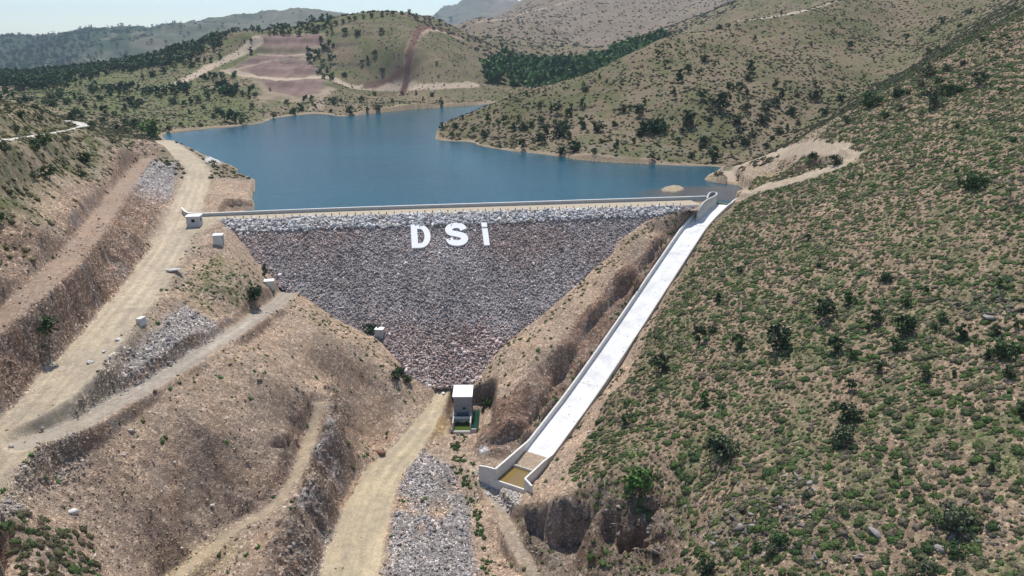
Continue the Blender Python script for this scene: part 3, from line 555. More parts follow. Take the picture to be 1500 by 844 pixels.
def wall_mesh(name, P, top, bot, th, cap=0, capw=0):
    """a wall along a plan line: rows of outer/inner, bottom/top; cap = extra coping height"""
    P, t, n = strip_frames(P); k = len(P); h = th/2; top = np.asarray(top, float); bot = np.asarray(bot, float)
    prof = [(-h, bot), (-h, top-cap), (-h-capw, top-cap+.002), (-h-capw, top), (h+capw, top), (h+capw, top-cap+.002), (h, top-cap), (h, bot)] if cap else [(-h, bot), (-h, top), (h, top), (h, bot)]
    q = len(prof); V = np.zeros((k, q, 3))
    for i, (o, z) in enumerate(prof): V[:, i, :2] = P[:, :2]+n*o; V[:, i, 2] = z
    F = [[a*q+i, a*q+(i+1) % q, (a+1)*q+(i+1) % q, (a+1)*q+i] for a in range(k-1) for i in range(q)]
    me = bpy.data.meshes.new(name); F += [list(range(q))[::-1], [(k-1)*q+i for i in range(q)]]; me.from_pydata(V.reshape(-1, 3).tolist(), [], F); me.update(); return me
class MB:
    def __init__(s): s.v = []; s.f = []
    def box(s, a, b, taper=0):
        (x0, y0, z0), (x1, y1, z1) = a, b; n = len(s.v); t = taper
        s.v += [(x0, y0, z0), (x1, y0, z0), (x1, y1, z0), (x0, y1, z0), (x0+t, y0+t, z1), (x1-t, y0+t, z1), (x1-t, y1-t, z1), (x0+t, y1-t, z1)]
        s.f += [[n+i for i in q] for q in ((0, 3, 2, 1), (4, 5, 6, 7), (0, 1, 5, 4), (1, 2, 6, 5), (2, 3, 7, 6), (3, 0, 4, 7))]; return s
    def prism(s, poly, y0, y1):                          # outline in x,z extruded along y
        n = len(s.v); k = len(poly); s.v += [(x, y0, z) for x, z in poly]+[(x, y1, z) for x, z in poly]
        s.f += [[n+i for i in range(k)], [n+k+i for i in range(k)][::-1]]+[[n+i, n+k+i, n+k+(i+1) % k, n+(i+1) % k] for i in range(k)]; return s
    def build(s, name, m, parent=None, bevel=0, **k):
        me = bpy.data.meshes.new(name); me.from_pydata(s.v, [], s.f); me.update()
        if bevel:
            import bmesh
            bm = bmesh.new(); bm.from_mesh(me); bmesh.ops.bevel(bm, geom=bm.edges[:]+bm.verts[:], offset=bevel, segments=1, affect='EDGES', clamp_overlap=True); bm.to_mesh(me); bm.free()
        return link(name, me, m, parent, **k)
# ---------------------------------------------------------------- water
def poly_mesh(name, P, z):
    me = bpy.data.meshes.new(name)
    import bmesh
    bm = bmesh.new(); f = bm.faces.new([bm.verts.new((p[0], p[1], z)) for p in P]); bmesh.ops.triangulate(bm, faces=[f], ngon_method='EAR_CLIP'); bm.normal_update()
    for f in bm.faces:
        if f.normal.z < 0: f.normal_flip()
    bm.to_mesh(me); bm.free(); return me
m, nt, b = mat('lake water'); L = nt.links.new; p = nd(nt, 'ShaderNodeNewGeometry').outputs['Position']
sp = nd(nt, 'ShaderNodeSeparateXYZ'); L(p, sp.inputs[0])
def blob(cx, cy, rx, ry, ang=0):
    mp = nd(nt, 'ShaderNodeMapping', vector_type='TEXTURE'); mp.inputs['Location'].default_value = (cx, cy, 0); mp.inputs['Rotation'].default_value = (0, 0, ang); mp.inputs['Scale'].default_value = (rx, ry, 50); L(p, mp.inputs[0])
    gr = nd(nt, 'ShaderNodeVectorMath', operation='LENGTH'); L(mp.outputs[0], gr.inputs[0]); return gr.outputs['Value']
nzw = noise_n(nt, .06, 4, .6, p); nzs = maths(nt, 'MULTIPLY', maths(nt, 'SUBTRACT', nzw, .5), .8)
Ic = np.mean(np.array(ISLAND), 0)
b1 = maths(nt, 'ADD', blob(58, 226, 24, 12, .05), nzs); c = mixn(nt, (.004, .052, .076), (.006, .076, .102), ramp(nt, noise_n(nt, .012, 3, .5, p), (.35, 0), (.65, 1)))
sh1 = ramp(nt, b1, (.55, 1), (1.15, 0)); c = mixn(nt, c, (.085, .068, .045), maths(nt, 'MULTIPLY', sh1, .9))
b2 = maths(nt, 'ADD', blob(70, 224, 17, 16), nzs); c = mixn(nt, c, (.085, .075, .062), ramp(nt, b2, (.7, .9), (1.05, 0)))
L(c, b.inputs['Base Color']); b.inputs['Roughness'].default_value = .16; b.inputs['IOR'].default_value = 1.33; b.inputs['Specular IOR Level'].default_value = .5
mp = nd(nt, 'ShaderNodeMapping'); mp.inputs['Scale'].default_value = (.5, .9, 1); mp.inputs['Rotation'].default_value = (0, 0, .3); L(p, mp.inputs[0])
bump(nt, b, maths(nt, 'ADD', noise_n(nt, .9, 5, .65, mp.outputs[0]), maths(nt, 'MULTIPLY', noise_n(nt, .12, 3, .6, mp.outputs[0]), 1.5)), .6, .35)
WAT = m
ctr = LAKE.mean(0); E_ = []
for i, q in enumerate(LAKE):
    a_, b_ = LAKE[i-1], LAKE[(i+1) % len(LAKE)]; t_ = b_-a_; n_ = np.array([-t_[1], t_[0]])/(np.linalg.norm(t_)+1e-9); E_.append(n_)
area = 0.5*sum(LAKE[i-1][0]*LAKE[i][1]-LAKE[i][0]*LAKE[i-1][1] for i in range(len(LAKE))); sgn = -1 if area > 0 else 1
isdam = [(-5 > damdist(*q) > -14) or (math.hypot(q[0]-CHW[0][0], q[1]-CHW[0][1]) < 9) for q in LAKE]
out = np.array([q+sgn*n_*(0 if k else min(4.0, q[1]/100)) for q, n_, k in zip(LAKE, E_, isdam)])
for i in range(len(out)):
    if isdam[i] and damdist(*LAKE[i]) < -4 and LAKE[i][0] < 50: out[i] = LAKE[i]-DN*(-1.2)
link('lake_water', poly_mesh('lake_water', out, WL), WAT, kind='structure')
# ---------------------------------------------------------------- the dam
dam = empty('dam', (float((E0+DD*60)[0]), float((E0+DD*60)[1]), 0), label='broad rockfill dam with grey and brown stone face holding back the blue lake', cat='dam')
inv = Vector(dam.location)
def rel_(V): V = np.array(V, float); V[:, :3] -= np.array(inv)[None]; return V
a = np.arange(-4, 126, .32); d = np.arange(0, 60, .32); A, D_ = np.meshgrid(a, d); px = E0[0]+DD[0]*A+DN[0]*D_; py = E0[1]+DD[1]*A+DN[1]*D_
pz = -D_*SL+.22*fbm(px, py, .9, 3, 201)*sst(0, .5, D_)-.1*sst(0, .3, D_); keep = sdf_poly(px.ravel(), py.ravel(), FOOT, 12).reshape(px.shape) < 1.0
gi = np.arange(px.size).reshape(px.shape); kf = keep[:-1, :-1] & keep[1:, :-1] & keep[:-1, 1:] & keep[1:, 1:]; F = np.stack([gi[:-1, :-1], gi[1:, :-1], gi[1:, 1:], gi[:-1, 1:]], -1)[kf]
def face_col(x, y):
    g = fbm(x, y, 14, 4, 211); g2 = fbm(x, y, 1.2, 3, 212); dd = damdist(x, y)
    c = mixc(np.repeat(c3(.41, .37, .355)[None], len(x), 0), c3(.41, .335, .305), sst(-.35, .55, g+.25*sst(6, 0, np.abs(dd-9))+.7*sst(22, 38, dd)-.2))
    return c*(1+.2*g2)[:, None]
fc = face_col(px.ravel(), py.ravel())*.62
link('rock_face', np_mesh('rock_face', rel_(np.stack([px.ravel(), py.ravel(), pz.ravel()], 1)), F, col=fc), STONEM, dam)
def dpt(t, o, z): q = E0+DD*t+DN*o; return (q[0]-inv[0], q[1]-inv[1], z)
mb = MB(); T = np.linspace(-3, 126, 60); k = len(T)
for t in T: mb.v += [dpt(t, -7.2, -.06), dpt(t, -3.4, .03), dpt(t, .0, -.04), dpt(t, .25, -.3)]
for i in range(k-1): mb.f += [[i*4+j, i*4+4+j, i*4+5+j, i*4+1+j] for j in range(3)]
ROADM = solid('crest gravel', (.40, .335, .245), var=.15, scale=.8, bmp=.3, stain=((.30, .25, .19), .5, .4))
mb.build('crest_road', ROADM, dam)
mb = MB(); 
for t in T: mb.v += [dpt(t, -6.6, -.05), dpt(t, -7.6, -.1), dpt(t, -16, -5.2)]
for i in range(k-1): mb.f += [[i*3+j, i*3+1+j, i*3+4+j, i*3+3+j] for j in range(2)]
mb.build('upstream_slope', solid('riprap slope', (.3, .28, .25), scale=2, var=.35, bmp=.6), dam)
# parapet along the lake side of the crest
wp = sm([PZ(267, 309, 0), PZ(270, 313.5, 0), PZ(276, 317, 0), PZ(290, 317.8, 0)], 2); wq = [PZ(u, v, 0) for u, v in [(300, 317.4), (400, 313.2), (500, 309.2), (600, 305.8), (750, 301), (850, 297.7), (940, 294.8), (1000, 292.9), (1034, 291.8)]]
wq = densify(np.array(wq), 4); WP = np.vstack([wp, wq]); jo = (np.arange(len(WP)) % 2)*.0
link('parapet_wall', wall_mesh('parapet_wall', WP, np.full(len(WP), .92), np.full(len(WP), -.6), .28, .16, .05), CONC, label='long low concrete parapet wall along the lake side of the dam crest', cat='wall')
for o in (bpy.data.objects['parapet_wall'],):
    me = o.data; me.materials.append(WHITEP)
    for p_ in me.polygons:
        if min(me.vertices[i].co.z for i in p_.vertices) > .7: p_.material_index = 1
# marker posts along the downstream edge
def post_mesh():
    mb = MB().box((-.09, -.09, -.3), (.09, .09, .62), .02); me = bpy.data.meshes.new('crest_post'); me.from_pydata(mb.v, [], mb.f); me.materials.append(solid('weathered post', (.10, .085, .07))); return me
pm = post_mesh()
for i, t in enumerate(np.arange(3.5, 121, 1.95)):
    q = E0+DD*t+DN*(-.55+rng.normal(0, .06)); o = link('marker_post', pm, label='short dark marker post on the downstream edge of the dam crest', cat='post', group='marker posts along the dam crest'); o.location = (q[0], q[1], 0); o.rotation_euler = (rng.normal(0, .05), rng.normal(0, .05), rng.uniform(0, 3)); o.scale = (1, 1, rng.uniform(.8, 1.15))
# ---------------------------------------------------------------- white letters on the face
SLN = math.sqrt(1+SL*SL)
def letter_matrix(u, v):
    from mathutils import Matrix
    x, y, z = PD(u, v); ux = Vector((DD[0], DD[1], 0)); uy = Vector((-DN[0], -DN[1], SL))/SLN; uz = ux.cross(uy); M_ = Matrix((ux, uy, uz)).transposed().to_4x4(); M_.translation = Vector((x, y, z)); return M_
def ext(poly, z0, z1, holes=None):
    return MB()
def flat_letter(outer_pairs, th):                        # strip of (outer, inner) point pairs, closed or open
    pass
def strip_letter(name, L_, R_, closed=False, z0=-.3, z1=.42):
    k = len(L_); mb = MB(); mb.v = [(x, y, z0) for x, y in L_]+[(x, y, z0) for x, y in R_]+[(x, y, z1) for x, y in L_]+[(x, y, z1) for x, y in R_]
    for i in range(k if closed else k-1):
        j = (i+1) % k; mb.f += [[2*k+i, 2*k+j, 3*k+j, 3*k+i], [i, k+i, k+j, j], [i, j, 2*k+j, 2*k+i], [k+i, 3*k+i, 3*k+j, k+j]]
    if not closed: mb.f += [[0, 2*k, 3*k, k], [k-1, 2*k-1, 4*k-1, 3*k-1]]
    return mb
LH = np.linalg.norm(np.array(PD(601.3, 331))-np.array(PD(603.3, 365))); LW = np.linalg.norm(np.array(PD(603.3, 365))-np.array(PD(632, 364)))
print('letter size', LH, LW)
H, Wd = LH, LW; st = Wd*.33; hb = LH*.185
o_ = []; i_ = []
# D: outline as a closed ring of outer/inner pairs starting bottom left
n = 14; ra = np.linspace(-math.pi/2, math.pi/2, n)
o_ = [(0, H), (0, 0)]+[(Wd*.45+Wd*.55*math.cos(t), H/2+H/2*math.sin(t)) for t in ra]
i_ = [(st, H-hb), (st, hb)]+[(Wd*.45+(Wd*.55-st*.95)*math.cos(t), H/2+(H/2-hb)*math.sin(t)) for t in ra]
def place_letter(o, u, v): o.matrix_world = letter_matrix(u, v)
fixn = lambda o: None
o = strip_letter('letter_d', o_, i_, True).build('letter_d', WHITEP, label='big white letter D, first of the three letters on the dam face', cat='letter', group='white letters on the dam face'); place_letter(o, 603.3, 365)
# S: a thick stroke along a spline
def bez(P, n=40):
    P = np.array(P); out = []
    for i in range(len(P)-1):
        p0 = P[max(i-1, 0)]; p1 = P[i]; p2 = P[i+1]; p3 = P[min(i+2, len(P)-1)]
        for t in np.linspace(0, 1, 8, endpoint=(i == len(P)-2)): out.append(.5*((2*p1)+(-p0+p2)*t+(2*p0-5*p1+4*p2-p3)*t*t+(-p0+3*p1-3*p2+p3)*t**3))
    return np.array(out)
WS = np.linalg.norm(np.array(PD(654, 361))-np.array(PD(685, 361))); HS = LH*1.0
SC = bez([(.86, .69), (.76, .83), (.50, .885), (.24, .82), (.14, .70), (.22, .575), (.50, .505), (.78, .42), (.86, .29), (.74, .16), (.50, .115), (.22, .17), (.125, .32)])*np.array([WS, HS])
_, t_, n_ = strip_frames(np.hstack([SC, np.zeros((len(SC), 1))])); hw = HS*.115
o = strip_letter('letter_s', [tuple(p) for p in SC+n_*hw], [tuple(p) for p in SC-n_*hw]).build('letter_s', WHITEP, label='big white letter S between the D and the dotted I on the dam face', cat='letter', group='white letters on the dam face'); place_letter(o, 655, 362)
WI = np.linalg.norm(np.array(PD(709, 361))-np.array(PD(717.5, 361)))
e = empty('letter_i', label='white capital I with a dot above it, rightmost letter on the dam face', cat='letter', group='white letters on the dam face'); e.matrix_world = letter_matrix(709, 361)
MB().box((0, 0, -.5), (WI, H*.735, .42)).build('stem', WHITEP, e, .03); MB().box((0, H*.80, -.5), (WI, H*.995, .42)).build('dot', WHITEP, e, .03)
# ---------------------------------------------------------------- spillway
sp_e = empty('spillway', tuple(float(q) for q in CHW[-1]), label='long pale concrete spillway chute running down the hillside right of the dam', cat='spillway'); inv2 = Vector(sp_e.location)
Cl = densify(sm(CHW, 2), 3); P_, t_, n_ = strip_frames(Cl); LFT = -n_ if (n_[5][0] > 0) else n_       # unit vector to the left bank
hw = np.interp(np.arange(len(Cl)), [0, len(Cl)*.12, len(Cl)], [3.25, 2.95, 2.85])
cross = np.linspace(-1, 1, 9); V = []; ca = []
for i in range(len(Cl)):
    for s in cross:
        q = P_[i, :2]-LFT[i]*hw[i]*s; V.append((q[0], q[1], P_[i, 2])); f = i/len(Cl)
        ca.append((sst(.3, .55, f),)*3+(1.0,))
V = np.array(V)-np.array(inv2); gi = np.arange(len(V)).reshape(len(Cl), 9); F = np.stack([gi[:-1, :-1], gi[1:, :-1], gi[1:, 1:], gi[:-1, 1:]], -1).reshape(-1, 4)
link('chute_floor', np_mesh('chute_floor', V, F, col=np.array(ca)), chute_mat(), sp_e)
JM = solid('joint', (.36, .35, .32), bmp=0); mb = MB()                                                # joints across the slab
for i in range(12, len(Cl)-2, 14):
    a_ = P_[i, :2]+LFT[i]*hw[i]; b_ = P_[i, :2]-LFT[i]*hw[i]; t2 = t_[i]*.05; n = len(mb.v); z = P_[i, 2]+.012-inv2[2]; dz2 = (P_[i+1, 2]-P_[i, 2])/np.linalg.norm(P_[i+1, :2]-P_[i, :2])*.05
    mb.v += [(a_[0]-t2[0]-inv2[0], a_[1]-t2[1]-inv2[1], z-dz2), (b_[0]-t2[0]-inv2[0], b_[1]-t2[1]-inv2[1], z-dz2), (b_[0]+t2[0]-inv2[0], b_[1]+t2[1]-inv2[1], z+dz2), (a_[0]+t2[0]-inv2[0], a_[1]+t2[1]-inv2[1], z+dz2)]; mb.f.append([n, n+1, n+2, n+3]); mb.build('slab_joint', JM, sp_e); mb = MB()

def child_wall(name, P, top, bot, th, m=CONCL, **k):
    me = wall_mesh(name, P, top, bot, th, **k); 
    for v in me.vertices: v.co -= inv2
    return link(name, me, m, sp_e)
lw = P_[:, :2]+LFT*(hw+.2)[:, None]; rw = P_[:, :2]-LFT*(hw+.2)[:, None]
il = np.argmin(np.abs(P_[:, 2]+3.4))
tl = P_[:, 2]+1.15; tail = sst(-31.0, -32.8, P_[:, 2])
bend = np.array([CHW[-1][:2]+dl*s for s in (3.5, 7, 10.2)]); BLF = np.array([-dl[1], dl[0]]); BLF = -BLF if BLF[0] > 0 else BLF
lend = bend+BLF*(2.85+.2); rend = bend-BLF*(2.85+.2)
TB = -31.2
child_wall('left_wall', np.vstack([lw[il:], lend]), np.concatenate([np.maximum(tl[il:], TB) if False else tl[il:]*(1-tail[il:])+np.maximum(tl[il:], TB)*tail[il:], [TB]*3]), np.concatenate([P_[il:, 2]-.7, [-35.5]*3]), .38)
child_wall('right_wall', np.vstack([rw[4:], rend]), np.concatenate([tl[4:]+.1, [TB]*3]), np.concatenate([P_[4:, 2]-.7, [-35.5]*3]), .34)
le = lend[-1]; re = rend[-1]
wl = PZ(702, 679.6, TB-.2)[:2]; child_wall('wing_wall', np.array([le, (le+wl)/2, wl]), [TB+.003, TB-.15, TB-.5], [-35.5]*3, .36)
wr = PZ(779, 710.5, TB)[:2]; child_wall('wing_wall', np.array([re, (re+wr)/2, wr]), [TB+.003, TB-.05, TB-.15], [-35.5]*3, .36)
# nose wall at the intake
nz_ = [PZ(*q) for q in [(1036, 290, .95), (1037, 285.5, .95), (1040, 281.5, .95), (1046, 280.8, .95), (1051, 283, .95), (1048, 286.5, .95), (1039, 290.5, .9), (1031.5, 295, .7), (1027, 301, 0), (1022, 309.5, -1.5)]]
nz_ = np.vstack([sm(nz_, 2), [[*lw[il], tl[il]+.004]]]); child_wall('intake_wall', nz_, nz_[:, 2], np.minimum(nz_[:, 2]-3, -4.2), .4, CONC)
rz_ = np.array([PZ(*q) for q in [(1088, 289, -.8), (1080, 290.5, -.8), (1074, 293.5, -.9), (1070, 299, -1.2)]]); rz_ = np.vstack([sm(rz_, 2), [[*rw[4], tl[4]+.104]]])
child_wall('intake_wall', rz_, rz_[:, 2], np.full(len(rz_), -6.0), .4, CONCL)
# weir sill
s0 = P_[0, :2]+LFT[0]*(hw[0]+.3); s1 = P_[0, :2]-LFT[0]*(hw[0]+.3); child_wall('weir_sill', np.array([s0, s1]), [WL+.03]*2, [-6, -6], .8, solid('wet algae concrete', (.17, .17, .08)))
# basin: teeth, silt, end sill
tb = CHW[-1][:2]+dl*4.6; mb = MB()
for k in range(12):
    q = tb+BLF*(2.55-k*5.1/11); cx, cy = q-np.array(inv2)[:2]; n = len(mb.v); t2 = dl*.16; s2 = BLF*.12; zt = -32.95-inv2[2]; zb = -34.6-inv2[2]
    mb.v += [(cx+a*t2[0]+b*s2[0], cy+a*t2[1]+b*s2[1], z) for z in (zb, zt) for a, b in ((-1, -1), (1, -1), (1, 1), (-1, 1))]
    tooth = MB(); tooth.v = mb.v[-8:]; tooth.f = [[0, 3, 2, 1], [4, 5, 6, 7], [0, 1, 5, 4], [1, 2, 6, 5], [2, 3, 7, 6], [3, 0, 4, 7]]; tooth.build('baffle_block', CONCL, sp_e)
nx = 22; V = []; 
for i in range(nx):
    for j in range(nx):
        s = -1.2+6.0*i/(nx-1); q = CHW[-1][:2]+dl*s+BLF*(2.84-5.68*j/(nx-1)); zed = np.interp(s, [-1.2, -.2, 1.2, 4.4, 4.8], [-32.86, -32.6, -32.72, -33.4, -34.0])+.10*float(fbm(np.array([q[0]]), np.array([q[1]]), 1.4, 3, 5)[0])
        if s < 0: zed -= .25*float(vnoise(np.array([q[0]*1.1]), np.array([q[1]*1.1]), 4)[0])*abs(s)*1.5
        V.append((q[0]-inv2[0], q[1]-inv2[1], zed-inv2[2]))
gi = np.arange(nx*nx).reshape(nx, nx); F = np.stack([gi[:-1, :-1], gi[1:, :-1], gi[1:, 1:], gi[:-1, 1:]], -1).reshape(-1, 4)
link('silt', np_mesh('silt', np.array(V), F, smooth=True), solid('silt', (.33, .25, .175), var=.3, scale=2, bmp=.4), sp_e)
pc = [CHW[-1][:2]+dl*4.3+BLF*2.86, CHW[-1][:2]+dl*10.2+BLF*2.86, CHW[-1][:2]+dl*10.2-BLF*2.86, CHW[-1][:2]+dl*4.3-BLF*2.86]
m, nt, b = mat('muddy water'); p = nd(nt, 'ShaderNodeNewGeometry').outputs['Position']; nt.links.new(mixn(nt, (.17, .11, .03), (.25, .17, .055), noise_n(nt, .25, 3, .5, p)), b.inputs['Base Color']); b.inputs['Roughness'].default_value = .12; b.inputs['Specular IOR Level'].default_value = .5
link('basin_water', poly_mesh('basin_water', pc, -33.45), m, kind='structure')
child_wall('end_sill', np.array([lend[-1], rend[-1]]), [-33.38]*2, [-35.5]*2, .3, CONCL)
# ---------------------------------------------------------------- outlet house
def gz(x, y): return float(ground(np.array([x]), np.array([y]))[0])
ox, oy, oz = PZ(678, 612, -33.2); W2 = 1.85
oh = empty('outlet_house', (ox, oy, oz), 0.01, label='tall grey concrete outlet house with white flat roof at the foot of the dam', cat='building')
PAN = solid('grey formed concrete', (.30, .30, .30), obj=True, stain=((.2, .2, .21), 1.3, .5)); TEAL = solid('damp blue grey concrete', (.13, .17, .20), obj=True)  # TEAL: darker, bluer concrete for the lower front wall
def with_hole(x0, x1, z0, z1, y0, y1, hx0, hx1, hz0, hz1):
    return MB().box((x0, y0, z0), (hx0, y1, z1)).box((hx1, y0, z0), (x1, y1, z1)).box((hx0+.002, y0, z0), (hx1-.002, y1, hz0)).box((hx0+.002, y0, hz1), (hx1-.002, y1, z1))
mb = with_hole(-W2, W2, 1.3, 4.75, 0, .25, .0, .65, 1.9, 2.4); mb.box((-W2, .252, -1.2), (-W2+.25, 5.2, 4.75)).box((W2-.25, .252, -1.2), (W2, 5.2, 4.75)).box((-W2+.252, 4.95, -1.2), (W2-.252, 5.2, 4.75)); mb.build('wall', PAN, oh)
MB().box((-W2, -.004, -1.2), (W2, .246, 1.296)).build('lower_wall', TEAL, oh)
mb = MB().box((-W2, -.03, 2.78), (W2, -.003, 2.84)); [mb.box((x-.02, -.03, 1.3), (x+.02, -.003, 2.775)) or mb.box((x-.02, -.03, 2.845), (x+.02, -.003, 4.7)) for x in (-.95, -.3, .85)]; mb.build('form_lines', solid('form line', (.2, .2, .2)), oh)
w_ = MB().box((-.005, .08, 1.89), (.655, .12, 2.41)).build('window', DARK, oh); MB().box((.3, .05, 1.905), (.34, .078, 2.395)).box((.005, .05, 2.13), (.295, .078, 2.16)).box((.345, .05, 2.13), (.645, .078, 2.16)).build('frame', METAL, w_)
MB().box((-W2-.22, -.3, 4.753), (W2+.22, 5.4, 4.98)).build('roof', WHITEP, oh, .02)
by0 = -5.2
MB().box((-W2-.05, by0+.3, -1.4), (-W2+.2, -.01, 1.35)).box((-W2+.202, -.55, .6), (-W2+.6, -.3, 1.35)).build('basin_wall', CONC, oh); MB().box((W2-.2, by0+.3, -1.4), (W2+.05, -.01, 1.35)).box((W2-.6, -.55, .6), (W2-.202, -.3, 1.35)).build('basin_wall', CONC, oh)
MB().box((-W2+.202, -1.9, .75), (W2-.202, -1.65, 1.1)).build('crossbeam', CONCL, oh)
ar = [(-W2+.205, .748), (W2-.205, .748), (W2-.205, -.3), (W2-.5, -.25), (W2-.75, .05), (W2-1.05, .12), (W2-1.35, -.15), (-W2+1.35, -.15), (-W2+1.05, .12), (-W2+.75, .05), (-W2+.5, -.25), (-W2+.205, -.3)]
MB().prism(ar[::-1], -1.85, -1.70).build('baffle_wall', PAN, oh)
MB().box((-W2-.05, by0, -1.4), (W2+.05, by0+.298, -.35)).build('front_sill', CONCL, oh)
MB().box((-W2-1.1, by0+.05, -1.4), (-W2-.052, by0+.3, .1)).build('wing_wall', CONC, oh); MB().box((W2+.052, by0+.05, -1.4), (W2+1.15, by0+.3, .1)).build('wing_wall', CONC, oh)
m, nt, b = mat('green pool water'); b.inputs['Base Color'].default_value = (.07, .10, .02, 1); b.inputs['Roughness'].default_value = .1; GW = m
link('pool_water', poly_mesh('pool_water', [(ox-W2+.2, oy+by0+.3), (ox+W2-.2, oy+by0+.3), (ox+W2-.2, oy), (ox-W2+.2, oy)], oz-.6), GW, kind='structure')
m, nt, b = mat('dark green water'); b.inputs['Base Color'].default_value = (.012, .05, .03, 1); b.inputs['Roughness'].default_value = .15
link('channel_water', poly_mesh('channel_water', [(ox+W2+.05, oy+by0+.4), (ox+W2+1.5, oy+by0+.4), (ox+W2+1.5, oy+5), (ox+W2+.05, oy+5)], oz-.25), m, kind='structure')
# ---------------------------------------------------------------- small concrete cabins
hx, hy, _ = on_ground([(283.5, 333)], ground)[0]; hut = empty('gauge_hut', (hx, hy, gz(hx, hy)-.05), R(7), label='small white concrete hut with dark windows at the left end of the dam crest', cat='hut')
HM = solid('pale plaster', (.50, .50, .50), obj=True, stain=((.38, .37, .35), 1, .4))
mb = with_hole(-1.5, 1.5, 0, 2.5, 0, .18, -.35, .45, 1.2, 1.95); mb.box((-1.5, .182, 0), (-1.32, 2.6, 2.5)).box((-1.318, 2.42, 0), (1.318, 2.6, 2.5)).box((1.32, .182, 0), (1.5, .9, 2.5)).box((1.32, 1.7, 0), (1.5, 2.6, 2.5)).box((1.32, .902, 0), (1.5, 1.698, 1.15)).box((1.32, .902, 2.0), (1.5, 1.698, 2.5)).box((-1.6, -.1, -.6), (1.6, 2.7, .0)); mb.build('wall', HM, hut)
MB().box((-1.68, -.18, 2.503), (1.68, 2.78, 2.70)).build('roof', WHITEP, hut, .02)
w_ = MB().box((-.36, .07, 1.19), (.46, .11, 1.96)).build('window', DARK, hut); MB().box((.03, .04, 1.21), (.07, .068, 1.94)).build('frame', METAL, w_)
w_ = MB().box((1.37, .89, 1.14), (1.41, 1.71, 2.01)).build('window', DARK, hut); MB().box((1.412, 1.28, 1.16), (1.44, 1.32, 1.99)).build('frame', METAL, w_)
def cabin(name, u, v, z, w, dpt_, h, rz, label, cat, slant=0, door=True, mat_=CONCL, roofm=WHITEP, up=0):
    x, y, zc = on_ground([(u, v)], ground)[0] if up == 0 else PD(u, v); e = empty(name, (x, y, zc-.1), rz, label=label, cat=cat)
    mb = MB().box((-w/2, 0, -.8), (w/2, dpt_, h-.14)); 
    if door: mb = MB().box((-w/2, 0, -.8), (w/2-.14, dpt_, h-.14)).box((w/2-.138, 0, -.8), (w/2, dpt_*.28, h-.14)).box((w/2-.138, dpt_*.75, -.8), (w/2, dpt_, h-.14)).box((w/2-.138, dpt_*.28+.002, h-.45), (w/2, dpt_*.75-.002, h-.14))
    mb.build('wall', mat_, e)
    if slant:
        MB().prism([(-w/2-.06, h-.137), (w/2+.06, h-.137+slant), (w/2+.06, h+slant), (-w/2-.06, h)], -.06, dpt_+.06).build('roof', roofm, e)
    else: MB().box((-w/2-.1, -.12, h-.137), (w/2+.1, dpt_+.1, h)).build('roof', roofm, e, .015)
    if door: MB().box((w/2-.137, dpt_*.28+.004, -.3), (w/2-.09, dpt_*.75-.004, h-.452)).build('door', METAL, e)
    return e
cabin('instrument_cabin', 319.5, 358.5, -1.6, 1.95, 1.9, 2.25, R(10), 'narrow pale concrete cabin with a dark doorway just below the hut', 'cabin')
cabin('instrument_cabin', 394.5, 420.5, -11, 2.0, 1.7, 1.5, R(14), 'low concrete cabin half buried in the brown slope beside the grey track end', 'cabin', door=False)
cabin('instrument_cabin', 555, 495, -21.7, 1.8, 1.4, 2.1, R(-8), 'small grey concrete cabin with white roof beside the lower stone face', 'cabin', door=False, mat_=CONC, up=1)
for nm, (u, v, z), (w, d_, h), rz, lab in (('concrete_block', (203, 475, -5.4), (.95, 1.5, .95), R(-12), 'small pale concrete block standing on the right shoulder of the dirt road'),):
    x, y, _ = on_ground([(u, v)], ground)[0]; o = MB().box((-w/2, 0, -.4), (w/2, d_, h)).build(nm, CONCL, None, .03, label=lab, cat='block'); o.location = (x, y, gz(x, y)); o.rotation_euler = (0, 0, rz)
# ---------------------------------------------------------------- scattering
def ico(sub=0):
    t = (1+5**.5)/2; V = [(-1, t, 0), (1, t, 0), (-1, -t, 0), (1, -t, 0), (0, -1, t), (0, 1, t), (0, -1, -t), (0, 1, -t), (t, 0, -1), (t, 0, 1), (-t, 0, -1), (-t, 0, 1)]
    F = [(0, 11, 5), (0, 5, 1), (0, 1, 7), (0, 7, 10), (0, 10, 11), (1, 5, 9), (5, 11, 4), (11, 10, 2), (10, 7, 6), (7, 1, 8), (3, 9, 4), (3, 4, 2), (3, 2, 6), (3, 6, 8), (3, 8, 9), (4, 9, 5), (2, 4, 11), (6, 2, 10), (8, 6, 7), (9, 8, 1)]
    V = [np.array(v)/np.linalg.norm(v) for v in V]
    for _ in range(sub):
        c = {}; G = []
        def mid(a, b):
            k = (min(a, b), max(a, b))
            if k not in c: v = V[a]+V[b]; V.append(v/np.linalg.norm(v)); c[k] = len(V)-1
            return c[k]
        for a, b, d in F: ab, bd, da = mid(a, b), mid(b, d), mid(d, a); G += [(a, ab, da), (b, bd, ab), (d, da, bd), (ab, bd, da)]
        F = G
    return np.array(V), np.array(F)
def mask_at(a, x, y): return grid_sample(a.reshape(NY, NX), rcol, srow, x, y)
